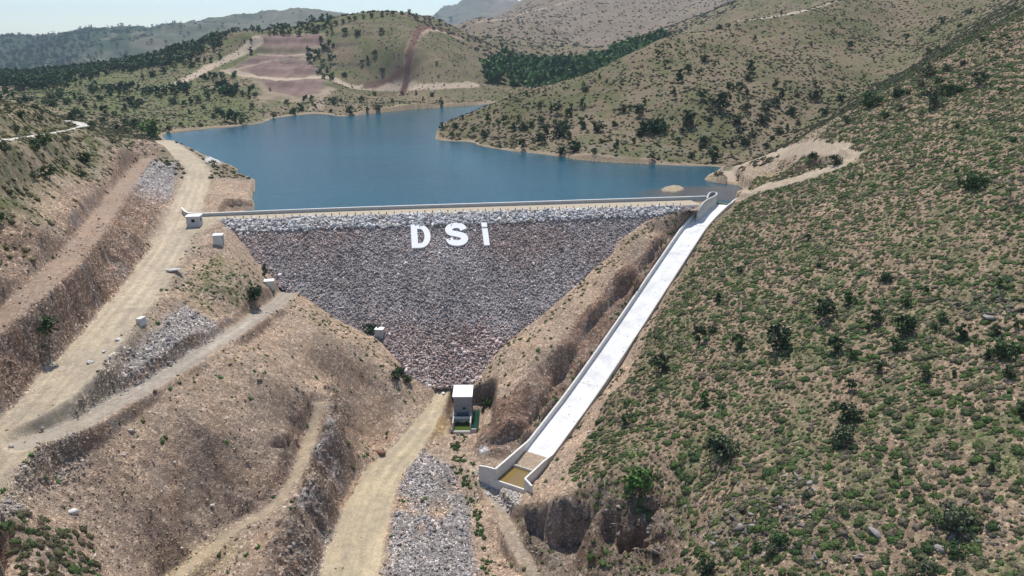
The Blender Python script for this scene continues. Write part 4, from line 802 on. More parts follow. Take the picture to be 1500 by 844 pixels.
def scatter(P, S, cols, temps, lift=0.0, tilt=.3, squash=(1, 1, 1), tcol=None, normal=None, jit=.0):
    """P (n,3) places, S (n,) sizes, cols (n,3); temps = list of (V,F[,shade])"""
    n = len(P); VV = []; FF = []; CC = []; off = 0; pick = rng.integers(0, len(temps), n)
    for ti, T in enumerate(temps):
        k = np.where(pick == ti)[0]
        if len(k) == 0: continue
        V, F = T[0], T[1]; sh = T[2] if len(T) > 2 else np.ones(len(V)); m = len(k)
        az = rng.uniform(0, 2*math.pi, m); ti_x = rng.normal(0, tilt, m); ti_y = rng.normal(0, tilt, m)
        s3 = S[k][:, None]*np.array(squash)[None]*(1+rng.uniform(-.28, .28, (m, 3)) if jit else np.ones((m, 3)))
        v = V[None]*s3[:, None, :]
        ca, sa = np.cos(az)[:, None], np.sin(az)[:, None]; x = v[..., 0]*ca-v[..., 1]*sa; y = v[..., 0]*sa+v[..., 1]*ca; z = v[..., 2]
        cx, sx = np.cos(ti_x)[:, None], np.sin(ti_x)[:, None]; y, z = y*cx-z*sx, y*sx+z*cx
        cy, sy = np.cos(ti_y)[:, None], np.sin(ti_y)[:, None]; x, z = x*cy+z*sy, -x*sy+z*cy
        v = np.stack([x, y, z], -1)
        if normal is not None:                           # shear so the base follows the slope
            v[..., 2] += -(normal[k][:, 0:1]*v[..., 0]+normal[k][:, 1:2]*v[..., 1])
        v += P[k][:, None, :]+np.array([0, 0, 1.])*(lift*S[k])[:, None, None]
        VV.append(v.reshape(-1, 3)); FF.append((F[None]+(np.arange(m)*len(V))[:, None, None]+off).reshape(-1, F.shape[1])); off += m*len(V)
        CC.append((cols[k][:, None, :]*sh[None, :, None]).reshape(-1, 3))
    return np.concatenate(VV), np.concatenate(FF), np.concatenate(CC)
def stone_temp(seed, sub=0):
    r = np.random.default_rng(seed); V, F = ico(sub); V = V*(1+r.uniform(-.28, .28, (len(V), 1))); V = V*np.array([1.25, .9, .62])
    for _ in range(3):                                   # flat broken faces
        d = r.normal(size=3); d /= np.linalg.norm(d); q = V@d; lim = np.quantile(q, .78); V = V-np.maximum(q-lim, 0)[:, None]*d
    return V, F
STN = [stone_temp(s) for s in range(8)]; STB = [stone_temp(s+50, 1) for s in range(8)]
def pal(n, cols, w): cols = np.array(cols); return cols[rng.choice(len(cols), n, p=np.array(w)/sum(w))]*rng.uniform(.75, 1.25, (n, 1))
# stones of the face
n = 72000; a = rng.uniform(-3, 124, n); d = rng.uniform(.3, 56, n); x = E0[0]+DD[0]*a+DN[0]*d; y = E0[1]+DD[1]*a+DN[1]*d
sd_ = sdf_poly(x, y, FOOT, 10); gg = ground(x, y); k = (sd_ < .8) & (gg < -d*SL+.5); x, y, d, a = x[k], y[k], d[k], a[k]; n = len(x)
band_d = float(np.interp(0, [0, 1], [0, 0])) if False else None
bd_ = damdist(*PD(500, 335)[:2])
S = rng.uniform(.13, .28, n)*(1+.5*sst(24, 42, d)); S[rng.uniform(size=n) < .05] *= 1.7
base = face_col(x, y); lum = rng.choice([.7, .93, 1.12, 1.4, 1.85], n, p=[.25, .36, .24, .11, .04]); tone = pal(n, [(1, .98, .98), (1.06, .93, .86), (.97, 1, 1.03)], [5, 3, 2])/1.0
lx, ly, _ = PD(655, 368); near_l = np.exp(-(((x-lx)/7)**2+((y-ly)/3.5)**2)); streak = 1+.22*fbm(a*1.0, d*.22, 2.2, 3, 221)+.25*fbm(x, y, 12, 3, 222); big_ = rng.uniform(size=n) < .035*(1+3*(fbm(x, y, 8, 3, 223) > .25)); S[big_] *= 1.5; cols = np.clip(base*(lum*streak)[:, None]*tone*(1+.5*near_l[:, None]), .02, .8)
V, F, Cc = scatter(np.stack([x, y, -d*SL+rng.uniform(-.08, .08, n)], 1), S, cols, STN, tilt=.6, jit=1)
link('face_stones', np_mesh('face_stones', rel_(V), F, col=Cc), STONEM, dam, kind='stuff')
# large pale riprap stones under the crest
n = 3400; a = rng.uniform(1, 120, n); d = rng.uniform(.1, 1, n)*np.interp(a, [0, 20, 60, 122], [bd_*1.0, bd_*1.0, bd_*1.0, bd_*.8])+rng.normal(0, .25, n); d = np.maximum(d, .15); x = E0[0]+DD[0]*a+DN[0]*d; y = E0[1]+DD[1]*a+DN[1]*d
k = (sdf_poly(x, y, FOOT, 10) < .3); x, y, d = x[k], y[k], d[k]; n = len(x); S = rng.uniform(.24, .58, n); cols = pal(n, [(.56, .54, .52), (.42, .40, .385), (.46, .39, .335), (.66, .64, .62)], [4, 3, 2, 3]); P = np.stack([x, y, -d*SL+.12+S*.12], 1)
o_ = np.argsort(-S); big = o_[:300]; rest = o_[300:]
V, F, Cc = scatter(P[rest], S[rest], cols[rest], STB, tilt=.6, jit=1); link('riprap', np_mesh('riprap', V, F, col=Cc), STONEM, None, label='band of pale broken riprap stones just below the dam crest road', cat='stones', kind='stuff')
RBM = []
for j in range(12):
    V, F = stone_temp(200+j, 1); c = pal(1, [(.58, .56, .54), (.44, .42, .41), (.48, .41, .36), (.68, .66, .64)], [4, 3, 2, 3])[0]; RBM.append(np_mesh('boulder', V, F, col=np.repeat(c[None], len(V), 0)))
for me in RBM: me.materials.append(STONEM)
for i in big:
    o = link('boulder', RBM[rng.integers(0, 12)], label='one of the largest pale angular boulders in the riprap band below the dam crest', cat='boulder', group='large boulders of the riprap band below the crest'); o.location = P[i]; o.scale = [S[i]]*3; o.rotation_euler = (rng.normal(0, .5), rng.normal(0, .5), rng.uniform(0, 6))
# rubble over cuts, spurs and tips
n = 330000; s_ = np.exp(rng.uniform(math.log(68), math.log(330), n)); x = rng.uniform(-.85, .55, n)*(s_+18); y = s_
w = np.clip(.26+.8*mask_at(M['rubble'], x, y)+.8*mask_at(M['rubble2'], x, y)+.75*mask_at(M['valrubble']*gr2, x, y)+.45*mask_at(M['cliff'], x, y)+.3*mask_at(M['cliff2'], x, y)+.8*mask_at(M['scarp_low'], x, y)+.35*mask_at(M['scarp_up'], x, y)+.25*mask_at(M['bank'], x, y)+.25*mask_at(M['hollow'], x, y), 0, 1)
w += .30*sst(.35, .7, vnoise(x/9, y/9, 77))*(x < 5)*(y < 150)
rd = np.zeros(n)
for k_ in ROADS:
    rd = np.maximum(rd, mask_at(rd_mask[k_], x, y)*(.97 if k_ != 'bench' else .7))
w *= (1-rd)*(1-mask_at(M['righthill'], x, y)*.85)*(1-.8*mask_at(lhm, x, y))
w[(sdf_poly(x, y, FOOT, 10) < 1)] = 0; w[(sdf_poly(x, y, LAKE, 10) < .5)] = 0; D, _ = line_dist(x, y, np.vstack([CHW, CHEND[None]]), 12); w[D < 4] = 0; w[sdf_poly(x, y, [(-15, 133), (-6, 133), (-6, 146), (-15, 146)], 8) < .5] = 0
k = rng.uniform(size=n) < w*.55; x, y = x[k], y[k]; n = len(x); g = ground(x, y); print('rubble', n)
gm = np.clip(mask_at(M['rubble'], x, y)+mask_at(M['rubble2'], x, y)+mask_at(M['valrubble'], x, y)+mask_at(M['cliff'], x, y)*.6, 0, 1)[:, None]*sst(-.6, .0, fbm(x, y, 7, 3, 133))[:, None]
S = rng.gamma(1.7, .055, n)+.045; S = np.minimum(S, .6)*(.8+.3*gm[:, 0]); cols = pal(n, [(.31, .23, .17), (.40, .32, .25), (.23, .15, .11), (.50, .46, .41)], [4, 3, 2, .8])*(1-gm)+pal(n, [(.26, .245, .235), (.35, .33, .31), (.26, .20, .16), (.46, .44, .42)], [4, 3, 2, 1.6])*gm
V, F, Cc = scatter(np.stack([x, y, g+S*.12], 1), S, cols, STN, tilt=.7, jit=1)
link('rubble', np_mesh('rubble', V, F, col=Cc), STONEM, None, label='loose broken stones strewn over the cuts and tips below the dam', cat='stones', kind='stuff')
# single boulders one can point at
def boulder(u, v, size, col, label, sq=(1, 1, 1), seed=0):
    p = on_ground([(u, v)], ground)[0]; V, F = stone_temp(300+seed, 1); V = V*np.array(sq); me = np_mesh('boulder', V, F, col=np.repeat(np.array(col)[None], len(V), 0)); o = link('boulder', me, STONEM, None, label=label, cat='boulder'); o.location = (p[0], p[1], p[2]+size*.2); o.scale = (size,)*3; o.rotation_euler = (0, 0, seed*1.3)
BL = [(558, 665, .85, (.22, .12, .09), 'lone dark red boulder at the left edge of the pale valley road'), (173, 498, .45, (.6, .58, .55), 'flat white stone on the road shoulder below the concrete block'), (152, 516, .36, (.55, .53, .5), 'small white stone between two larger ones on the road shoulder'), (132, 532, .5, (.6, .58, .56), 'pale stone lowest of three in line along the dirt road'),
      (182, 405, .32, (.7, .69, .66), 'tiny bright white stone at the foot of the red cut beside the road'), (214, 549, .5, (.38, .27, .2), 'brown stone where the grey rubble meets the grey track'), (380, 556, .5, (.33, .24, .17), 'big tan boulder on the brown spur below the grey track'), (16, 654, .55, (.42, .38, .34), 'grey stone lying on the dirt road near the left picture edge'),
      (108, 750, .6, (.62, .60, .56), 'pale boulder low on the stony spur at lower left'), (312, 741, .4, (.55, .5, .45), 'small pale boulder on the lower face of the stony spur'), (650, 577, .5, (.75, .74, .72), 'white stone beside the outlet house pad'), (192, 540, .4, (.55, .45, .38), 'reddish pale stone in the grey rubble left of the grey track')]
for i, (u, v, s, c, l) in enumerate(BL): boulder(u, v, s, c, l, seed=i)
p = on_ground([(255.5, 398)], ground)[0]; mb = MB(); V, F = stone_temp(401, 1); V = V*np.array([1.25, .8, .55]); me = np_mesh('concrete_lump', V, F); o = link('concrete_lump', me, CONCL, None, label='tilted pale concrete lump lying beside the dirt road below the hut', cat='lump'); o.location = (p[0], p[1], p[2]+.45); o.scale = (1.15,)*3
# ---- stepped riprap mat below the basin
q = on_ground([(705, 690), (722, 708), (765, 722), (752, 745), (725, 735)], ground); n = 420; uu = rng.uniform(700, 770, n); vv = rng.uniform(684, 752, n); a_ = on_ground(list(zip(uu, vv)), ground); k = (sdf_poly(a_[:, 0], a_[:, 1], on_ground([(697, 682), (712, 700), (730, 712), (766, 724), (760, 742), (745, 748), (715, 728), (700, 705)], ground), 6) < 0); a_ = a_[k]; n = len(a_)
S = rng.uniform(.16, .40, n); V, F, Cc = scatter(a_+np.array([0, 0, .04]), S, pal(n, [(.5, .49, .48), (.38, .37, .37), (.5, .42, .3)], [3, 3, 2]), STN, tilt=.3, squash=(1, 1, .8), jit=1); link('stone_pitching', np_mesh('stone_pitching', V, F, col=Cc), STONEM, None, label='pale broken stone pitching below the muddy basin of the spillway', cat='stones', kind='stuff')
uu = np.concatenate([rng.normal(1110, 70, 520), rng.normal(1455, 30, 160), rng.normal(1440, 50, 120), rng.normal(930, 50, 140)]); vv = np.concatenate([rng.normal(765, 38, 520), rng.normal(450, 10, 160), rng.normal(790, 25, 120), rng.normal(760, 25, 140)]); a_ = on_ground(list(zip(uu, vv)), ground); a_ = a_[(a_[:, 0] > 9) & (a_[:, 1] < 300)]; n = len(a_)
S = rng.gamma(2.0, .085, n)+.07; V, F, Cc = scatter(a_, S, pal(n, [(.17, .145, .125), (.25, .225, .205), (.12, .10, .085)], [3, 2, 3]), STN, tilt=.4, squash=(1.5, 1, .75), jit=1); link('rock_outcrop', np_mesh('rock_outcrop', V, F, col=Cc), STONEM, None, label='grey brown rock ledges breaking out among the scrub low on the right hillside', cat='rock', kind='stuff')
# ---------------------------------------------------------------- cushion scrub
def leafm(name, var=.35, sc_=2.2): return col_mat(name, .8, 9, .8, var, sc_, .12)
SCR = leafm('scrub leaves')
def cushion(seed, sub):
    V, F, sh = cushion0(seed, sub); r = np.random.default_rng(seed+5); nl = (14, 46, 150)[sub]; ls = (.26, .17, .11)[sub]
    a = r.uniform(0, 6.283, nl); e = np.arcsin(r.uniform(.02, 1, nl)); d = np.stack([np.cos(a)*np.cos(e), np.sin(a)*np.cos(e), np.sin(e)*.55], 1); i = np.argmin(((V[None]-d[:, None]*1.0)**2).sum(2), 1)
    c = V[i]*.6+d*.42; L_ = c[:, None]+r.normal(0, ls, (nl, 3, 3))*np.array([1, 1, .9])+np.array([0, 0, .05]); V2 = np.vstack([V, L_.reshape(-1, 3)]); F2 = np.vstack([F, (np.arange(nl*3)+len(V)).reshape(-1, 3)]); return V2, F2, np.concatenate([sh*.8, np.repeat(r.uniform(.7, 1.55, nl), 3)])
def cushion0(seed, sub):
    r = np.random.default_rng(seed); V, F = ico(sub); V = V.copy(); a = np.arctan2(V[:, 1], V[:, 0]); lob = 1+.20*np.sin(a*2+r.uniform(0, 6))+.13*np.sin(a*3+r.uniform(0, 6))+.08*np.sin(a*5+r.uniform(0, 6))
    V[:, :2] *= lob[:, None]; V *= (1+r.uniform(-.17, .17, (len(V), 1))); V[:, 2] *= .50; k = V[:, 2] < 0; V[k, 2] *= .5; return V, F, r.uniform(.7, 1.3, len(V))
CU1 = [cushion(s, 1) for s in range(7)]; CU0 = [cushion(s+20, 0) for s in range(5)]
GREENS = [(.080, .125, .038), (.105, .140, .050), (.115, .118, .064), (.17, .145, .10), (.058, .092, .036)]
def slope_n(x, y, h=2.2): return np.clip(np.stack([(ground(x-h, y)-ground(x+h, y))/(2*h), (ground(x, y-h)-ground(x, y+h))/(2*h)], 1)*.75, -.7, .7)
def jgrid(x0, x1, y0, y1, sp): 
    gx, gy = np.meshgrid(np.arange(x0, x1, sp), np.arange(y0, y1, sp*.87)); gx = gx+(np.arange(gx.shape[0]) % 2)[:, None]*sp*.5; gx = gx.ravel(); gy = gy.ravel()
    return gx+rng.uniform(-.36, .36, len(gx))*sp, gy+rng.uniform(-.36, .36, len(gy))*sp
def infr(x, y, z, m=60): u, v = pix(x, y, z); return (u > -m) & (u < 1500+m) & (v > -m) & (v < 844+m) & (y > 30)
def put_scrub(name, x, y, S, temps, w, label, cols=GREENS, wts=(4, 3, 2, 1.5, 2), tilt=.12, single=0, sname=None, slabel=None, group=None, lift=.05):
    g = ground(x, y); k = (rng.uniform(size=len(x)) < w) & infr(x, y, g, 260); x, y, S, g = x[k], y[k], S[k], g[k]; n = len(x); print(name, n)
    cc = pal(n, cols, wts); P = np.stack([x, y, g], 1)
    if single:
        u, v = pix(x, y, g); sz = np.where((u > 0) & (u < 1500) & (v > 0) & (v < 844), S/np.hypot(np.hypot(x, y), g-HC), 0); oo = np.argsort(-sz); one = oo[:single]; keep = oo[single:]
        ms = []
        for j in range(10):
            V, F, sh = cushion(700+j, 2); V = V*(1+np.random.default_rng(j).uniform(-.10, .10, (len(V), 1))); c = np.array(cols[j % len(cols)]); me = np_mesh(sname, V, F, col=c[None]*sh[:, None]*.98); me.materials.append(SCR); ms.append(me)
        ns = slope_n(x[one], y[one])
        for q, i in enumerate(one):
            o = link(sname, ms[rng.integers(0, 10)], label=slabel, cat='shrub', group=group); o.location = (x[i], y[i], g[i]+.03); nv = Vector((ns[q][0], ns[q][1], 1)).normalized(); o.rotation_mode = 'QUATERNION'
            from mathutils import Quaternion
            o.rotation_quaternion = nv.to_track_quat('Z', 'Y') @ Quaternion((0, 0, 1), rng.uniform(0, 6)); s = S[i]*1.0; o.scale = (s, s, s)
        P, S, cc, x, y = P[keep], S[keep], cc[keep], x[keep], y[keep]
    V, F, Cc = scatter(P, S, cc, temps, tilt=tilt, normal=slope_n(x, y), jit=1, lift=lift); return link(name, np_mesh(name, V, F, col=Cc), SCR, None, label=label, cat='scrub', kind='stuff')
x, y = jgrid(2, 190, 42, 275, 1.02)
D, _ = line_dist(x, y, np.vstack([CHW, CHEND[None]]), 14)
def rh_mask(x, y): return mask_at(M['righthill'], x, y)*(1-.75*mask_at(M['hollow'], x, y))*(1-mask_at(M['earthspur'], x, y)*.85)*(1-rd_at(x, y))
def rd_at(x, y):
    r = np.zeros(len(x))
    for k_ in ROADS: r = np.maximum(r, mask_at(rd_mask[k_], x, y))
    return r
den = sst(-.75, .15, fbm(x, y, 16, 3, 301)+.5*fbm(x, y, 5, 2, 302)); ph_ = ((ground(x, y)+fbm(x, y, 9, 4, 51)*1.8)/1.7) % 1.0; w = rh_mask(x, y)*sst(4.5, 8, D)*(.80+.18*den)*np.where((ph_ > .04) & (ph_ < .27), .14, 1)*(.75+.5*sst(-.3, .3, fbm(x, y, 4, 2, 303)))
S = (.20+.46*rng.uniform(0, 1, len(x))**1.9)*(.88+.2*den)
put_scrub('hillside_scrub', x, y, S, CU1, w, 'dense carpet of small green cushion scrub covering the right hillside', single=300, sname='cushion_shrub', slabel='low rounded green cushion shrub among the nearest on the lower right hillside', group='nearest cushion shrubs of the right hillside')
x, y = jgrid(2, 190, 42, 275, .95); D, _ = line_dist(x, y, np.vstack([CHW, CHEND[None]]), 14); w = np.clip(mask_at(M['righthill'], x, y)*(1-rd_at(x, y)), 0, 1)*sst(4, 6, D)*.9
put_scrub('low_scrub', x, y, rng.uniform(.13, .34, len(x)), CU0, w, 'small dry tufts between the cushions of the right hillside', cols=[(.10, .11, .05), (.16, .13, .08), (.07, .09, .035), (.19, .15, .095), (.12, .10, .06)], wts=(3, 3, 2, 2, 2))
# left hill, mound, spur and shoreline tufts
x, y = jgrid(-185, -40, 120, 330, 1.35); w = mask_at(lhm, x, y)*(.35+.5*(vnoise(x/8, y/8, 7)))*(1-rd_at(x, y)); put_scrub('left_scrub', x, y, rng.uniform(.22, .62, len(x)), CU0, w, 'olive tufts and dry scrub on the hill above the red cut', cols=[(.10, .11, .045), (.14, .13, .06), (.07, .09, .035), (.17, .145, .08), (.12, .11, .05)])
x, y = jgrid(-75, -20, 60, 190, .8); w = mask_at(M['hump'], x, y)*.55+mask_at(region([(395, 415), (440, 430), (530, 490), (600, 555), (612, 575), (575, 560), (545, 530), (500, 500), (450, 470)], 3, 2), x, y)*.35; w = w*(sdf_poly(x, y, FOOT, 9) > .3)*(1-rd_at(x, y)); put_scrub('mound_grass', x, y, rng.uniform(.12, .34, len(x)), CU0, w, 'soft green grass tufts on the mound and bank left of the dam face', cols=[(.10, .13, .05), (.13, .14, .065), (.08, .115, .04)], wts=(3, 3, 2))
x, y = jgrid(-80, 10, 50, 165, 1.1); w = .05+.09*(vnoise(x/6, y/6, 17) > .6)+0*x; w *= (mask_at(M['righthill'], x, y) < .1)*(1-rd_at(x, y))*(sdf_poly(x, y, FOOT, 9) > .5)*(1-mask_at(M['rubble'], x, y))*(1-.8*mask_at(M['scarp_low'], x, y))*(1-.8*mask_at(M['valrubble'], x, y)); put_scrub('spur_tufts', x, y, rng.uniform(.12, .42, len(x)), CU0, w, 'scattered fresh green tufts on the stony brown spur', cols=[(.06, .13, .03), (.08, .14, .04), (.09, .10, .045)], wts=(3, 2, 2))
x, y = jgrid(-75, -30, 45, 100, .9); w = mask_at(M['shrubpatch'], x, y)*.8; put_scrub('bush_patch', x, y, rng.uniform(.28, .62, len(x)), CU1, w, 'patch of olive and green bushes in the lower left corner', cols=[(.10, .10, .05), (.065, .10, .035), (.12, .10, .065)], wts=(3, 3, 2))
bm_ = region([(1000, 303), (975, 315), (945, 328), (900, 372), (870, 400), (790, 470), (745, 505), (705, 560), (702, 600), (740, 578), (812, 512), (862, 448), (915, 395), (965, 345), (1000, 312)], 2, 1)
x, y = jgrid(-15, 55, 125, 205, .8); w = bm_[0]*0+mask_at(bm_, x, y)*(.08+.55*(sdf_poly(x, y, FOOT, 9) < 3)*(vnoise(x/3, y/3, 9) > .35)); w *= (sdf_poly(x, y, FOOT, 9) > .3); D, _ = line_dist(x, y, np.vstack([CHW, CHEND[None]]), 14); w[D < 3.7] = 0; w[(D < 5.2) & (D > 3.7)] = .35
put_scrub('berm_grass', x, y, rng.uniform(.14, .42, len(x)), CU0, w, 'green tufts along the earth berm between dam face and spillway', cols=[(.06, .11, .03), (.09, .12, .045), (.12, .12, .06)], wts=(3, 3, 2))
# stream weeds below the outlet
sl_ = np.array([PZ(*q) for q in [(676, 642, -34), (668, 660, -34.5), (672, 690, -36), (684, 720, -37), (700, 770, -38), (715, 844, -39)]]); t = rng.uniform(0, 1, 420); xs = np.interp(t, np.linspace(0, 1, 6), sl_[:, 0])+rng.normal(0, .55, 420); ys = np.interp(t, np.linspace(0, 1, 6), sl_[:, 1])+rng.normal(0, .3, 420)
put_scrub('stream_weeds', xs, ys, rng.uniform(.15, .42, 420), CU0, np.full(420, .75)*(vnoise(xs/2, ys/2, 4) > .32), 'green weeds along the narrow stream below the outlet house', cols=[(.05, .10, .03), (.04, .075, .025), (.08, .11, .04)], wts=(3, 3, 2))
# scrub of the far slopes: dots of dark bushes
def far_scatter(name, n, y0, y1, r0, r1, s0, s1, wf, label, cols, wts, temps=CU0):
    yy_ = np.exp(rng.uniform(math.log(y0), math.log(y1), n)); xx = rng.uniform(r0, r1, n)*(yy_+18); w = wf(xx, yy_)*(sdf_poly(xx, yy_, LAKE, 30) > 1.5)*(1-rd_at(xx, yy_))*np.where((yy_ < 330) & (xx < -60), .25, 1); return put_scrub(name, xx, yy_, np.exp(rng.uniform(math.log(s0), math.log(s1), n)), temps, w, label, cols=cols, wts=wts, lift=.25)
far_scatter('slope_scrub', 120000, 240, 800, -.85, .95, .22, .80, lambda x, y: (.25+.75*(vnoise(x/30, y/30, 3)))*(1-mask_at(M['quarry'], x, y))*(1-mask_at(M['righthill'], x, y)*.5)*(ground(x, y) > WL+.3), 'fine dark scrub dotted over the slopes around the lake', [(.07, .085, .04), (.10, .10, .055), (.05, .065, .03), (.13, .12, .075)], (3, 3, 2, 2))
far_scatter('mountain_scrub', 45000, 800, 2400, -.75, .75, .7, 2.2, lambda x, y: .35+.65*(vnoise(x/120, y/120, 3)), 'dark specks of scrub on the brown mountain behind the lake', [(.10, .10, .06), (.12, .105, .07), (.06, .07, .04)], (3, 3, 1))
# ---------------------------------------------------------------- trees
LEAF = col_mat('tree leaves', .75, 5, .3, .3, 1.2, .15); BARK = solid('bark', (.11, .085, .065), var=.3, scale=4, bmp=.5, obj=True)
def crown_np(seed, nl, per, h, w, leaf, z0=.25, conic=0.0):
    """leaf clumps: small bent quads on many uneven lobes; unit height tree"""
    r = np.random.default_rng(seed); Vs = []; sh = []; F = []
    for i in range(nl):
        a = r.uniform(0, 6.28); zz_ = r.uniform(0, 1); rad = w*(1-conic*zz_)*math.sqrt(r.uniform(0.02, 1))*math.sqrt(max(.05, 1-(2*zz_-1)**2*.8)); c = np.array([math.cos(a)*rad, math.sin(a)*rad, z0+(h-z0)*(.08+.84*zz_)]); lr = w*r.uniform(.26, .46)*(1-conic*.6*zz_); sc_ = r.uniform(.72, 1.28)
        for j in range(per):
            d = r.normal(size=3); d /= np.linalg.norm(d); d[2] = d[2]*.8+.12; p = c+d*lr*r.uniform(.65, 1.12)
            nrm = d+r.normal(0, .55, 3); nrm /= np.linalg.norm(nrm); u = np.cross(nrm, r.normal(size=3)); u /= np.linalg.norm(u)+1e-9; v = np.cross(nrm, u); s = leaf*r.uniform(.6, 1.3); n = len(Vs)
            Vs += [p-u*s-v*s*.7, p+u*s-v*s*.6, p+u*s*.8+v*s*.8+nrm*s*.3, p-u*s*.7+v*s]; F.append((n, n+1, n+2, n+3)); sh += [sc_*r.uniform(.8, 1.2)]*4
    return np.array(Vs), np.array(F), np.array(sh)
def trunk_mesh(seed, h, r0):
    r = random.Random(seed); mb = MB()
    def limb(p, q, ra, rb, k=6):
        p, q = Vector(p), Vector(q); d = (q-p).normalized(); u = d.orthogonal().normalized(); v = d.cross(u); n = len(mb.v)
        for c, rr in ((p, ra), ((p+q)/2+u*rb*.5, (ra+rb)/2), (q, rb)):
            for i in range(k): mb.v.append(tuple(c+u*math.cos(6.283*i/k)*rr+v*math.sin(6.283*i/k)*rr))
        for s in range(2):
            for i in range(k): mb.f.append([n+s*k+i, n+s*k+(i+1) % k, n+s*k+k+(i+1) % k, n+s*k+k+i])
    limb((0, 0, -.08), (r.uniform(-.03, .03), r.uniform(-.03, .03), h*.45), r0, r0*.7); top = (0, 0, h*.42)
    for i in range(5):
        a = i*1.257+r.uniform(-.3, .3); limb(top, (math.cos(a)*h*.24, math.sin(a)*h*.24, h*r.uniform(.62, .8)), r0*.55, r0*.15, 5)
    me = bpy.data.meshes.new('trunk'); me.from_pydata(mb.v, [], mb.f); me.materials.append(BARK); return me
KIND = {'round': dict(nl=15, per=26, h=1, w=.50, leaf=.055, z0=.16), 'low': dict(nl=16, per=24, h=.86, w=.62, leaf=.06, z0=.06), 'upright': dict(nl=14, per=26, h=1, w=.36, leaf=.05, z0=.10, conic=.25), 'conifer': dict(nl=20, per=24, h=1, w=.42, leaf=.045, z0=.05, conic=.7)}
PALT = {'dark': (.040, .064, .030), 'mid': (.065, .105, .040), 'olive': (.10, .12, .068), 'bright': (.065, .14, .030)}
_c = {}
def crown_mesh(kind, colr, var):
    k = (kind, colr, var)
    if k not in _c:
        V, F, sh = crown_np(hash((kind == 'round', var)) % 1000+var*7+len(kind)*13, **KIND[kind]); me = np_mesh('crown', V, F, col=np.array(PALT[colr])[None]*sh[:, None]); me.materials.append(LEAF); _c[k] = (me, trunk_mesh(var, .9, .035))
    return _c[k]
ntree = 0
def tree(pts, name, label, group, cat='tree', kinds=('round', 'low', 'upright'), cols=('dark', 'dark', 'mid'), hs=1.0):
    global ntree
    P = on_ground([(p[0], p[1]) for p in pts], ground)
    for (u, v, hp), p in zip([q[:3] for q in pts], P):
        if np.isnan(p[0]) or sdf_poly(p[:1], p[1:2], LAKE, 50)[0] < .5: continue
        d = p[1]*CP-(p[2]-HC)*SP; h = hp/FPX*d*1.12*hs; me, tr = crown_mesh(kinds[rng.integers(0, len(kinds))], cols[rng.integers(0, len(cols))], int(rng.integers(0, 3)))
        e = empty(name, (p[0], p[1], p[2]-.03*h), rng.uniform(0, 6.28), label=label, cat=cat, group=group if len(pts) > 1 else None); s = h; e.scale = (s*rng.uniform(.88, 1.15), s*rng.uniform(.88, 1.15), s)
        link('crown', me, None, e); link('trunk', tr, None, e); ntree += 1
G = 'round'
tree([(222, 198, 22)], 'broadleaf_tree', 'large bright green round tree at the lake shore left of the water', None, kinds=('low',), cols=('bright',))
tree([(354, 186, 17)], 'broadleaf_tree', 'bright green bush-like tree standing at the far left shoreline', None, kinds=('low',), cols=('bright',))
tree([(126, 160, 10), (154, 169, 14), (80, 156, 12), (66, 155, 9), (98, 153, 10), (196, 188, 14), (186, 184, 10), (190, 157, 14), (205, 157, 11), (183, 163, 10), (199, 160, 9), (111, 170, 11), (105, 178, 12), (118, 172, 10), (140, 160, 7), (135, 185, 8), (172, 190, 9), (168, 172, 8), (185, 196, 8), (226, 204, 8), (150, 180, 8), (146, 148, 8), (160, 140, 8), (175, 141, 10), (210, 140, 10), (88, 142, 9), (75, 145, 8), (120, 150, 8), (52, 162, 8), (30, 152, 8)], 'oak_tree', 'dark oak on the green slopes left of the lake inlet', 'oaks on the green slopes left of the lake')
tree([(255, 152, 10), (273, 140, 10), (280, 153, 10), (290, 150, 9), (307, 147, 10), (320, 166, 9), (356, 141, 8), (375, 143, 7), (317, 128, 7), (330, 121, 5), (307, 114, 5), (344, 110, 6), (242, 137, 7), (235, 147, 8), (270, 156, 8), (265, 186, 6), (295, 186, 6), (286, 190, 6), (312, 174, 6), (325, 171, 5), (370, 160, 8), (420, 155, 8), (400, 173, 8), (430, 167, 9), (441, 163, 8), (382, 182, 9), (366, 184, 7), (396, 134, 5), (278, 168, 7), (247, 193, 8), (345, 127, 5), (303, 140, 7), (262, 125, 6), (298, 160, 5), (335, 152, 5)], 'oak_tree', 'small dark oak on the dry slope between far dirt road and lake', 'oaks below the far dirt road')
tree([(367, 79, 9), (323, 86, 9), (368, 60, 4), (358, 62, 4), (300, 92, 8), (310, 90, 8), (290, 94, 8), (280, 98, 8), (270, 98, 8), (255, 103, 9), (240, 108, 9), (225, 112, 9), (210, 116, 8)], 'oak_tree', 'dark tree on the wooded crest beside the far dirt road', 'trees on the crest beside the far road')
tree([(395, 53, 5), (403, 51, 6), (415, 52, 7), (423, 52, 6), (438, 53, 7), (440, 47, 5), (450, 47, 7), (459, 44, 6), (468, 43, 6), (475, 41, 5), (484, 40, 6), (492, 37, 6), (503, 34, 5), (512, 31, 6), (520, 29, 5), (533, 27, 5), (545, 26, 6), (560, 24, 5), (575, 23, 6), (588, 22, 5), (600, 21, 6), (612, 21, 5), (625, 22, 5), (640, 25, 4), (660, 30, 5)], 'ridge_tree', 'tiny dark tree on the skyline of the quarried hill behind the lake', 'trees along the skyline of the quarried hill', kinds=('round',))
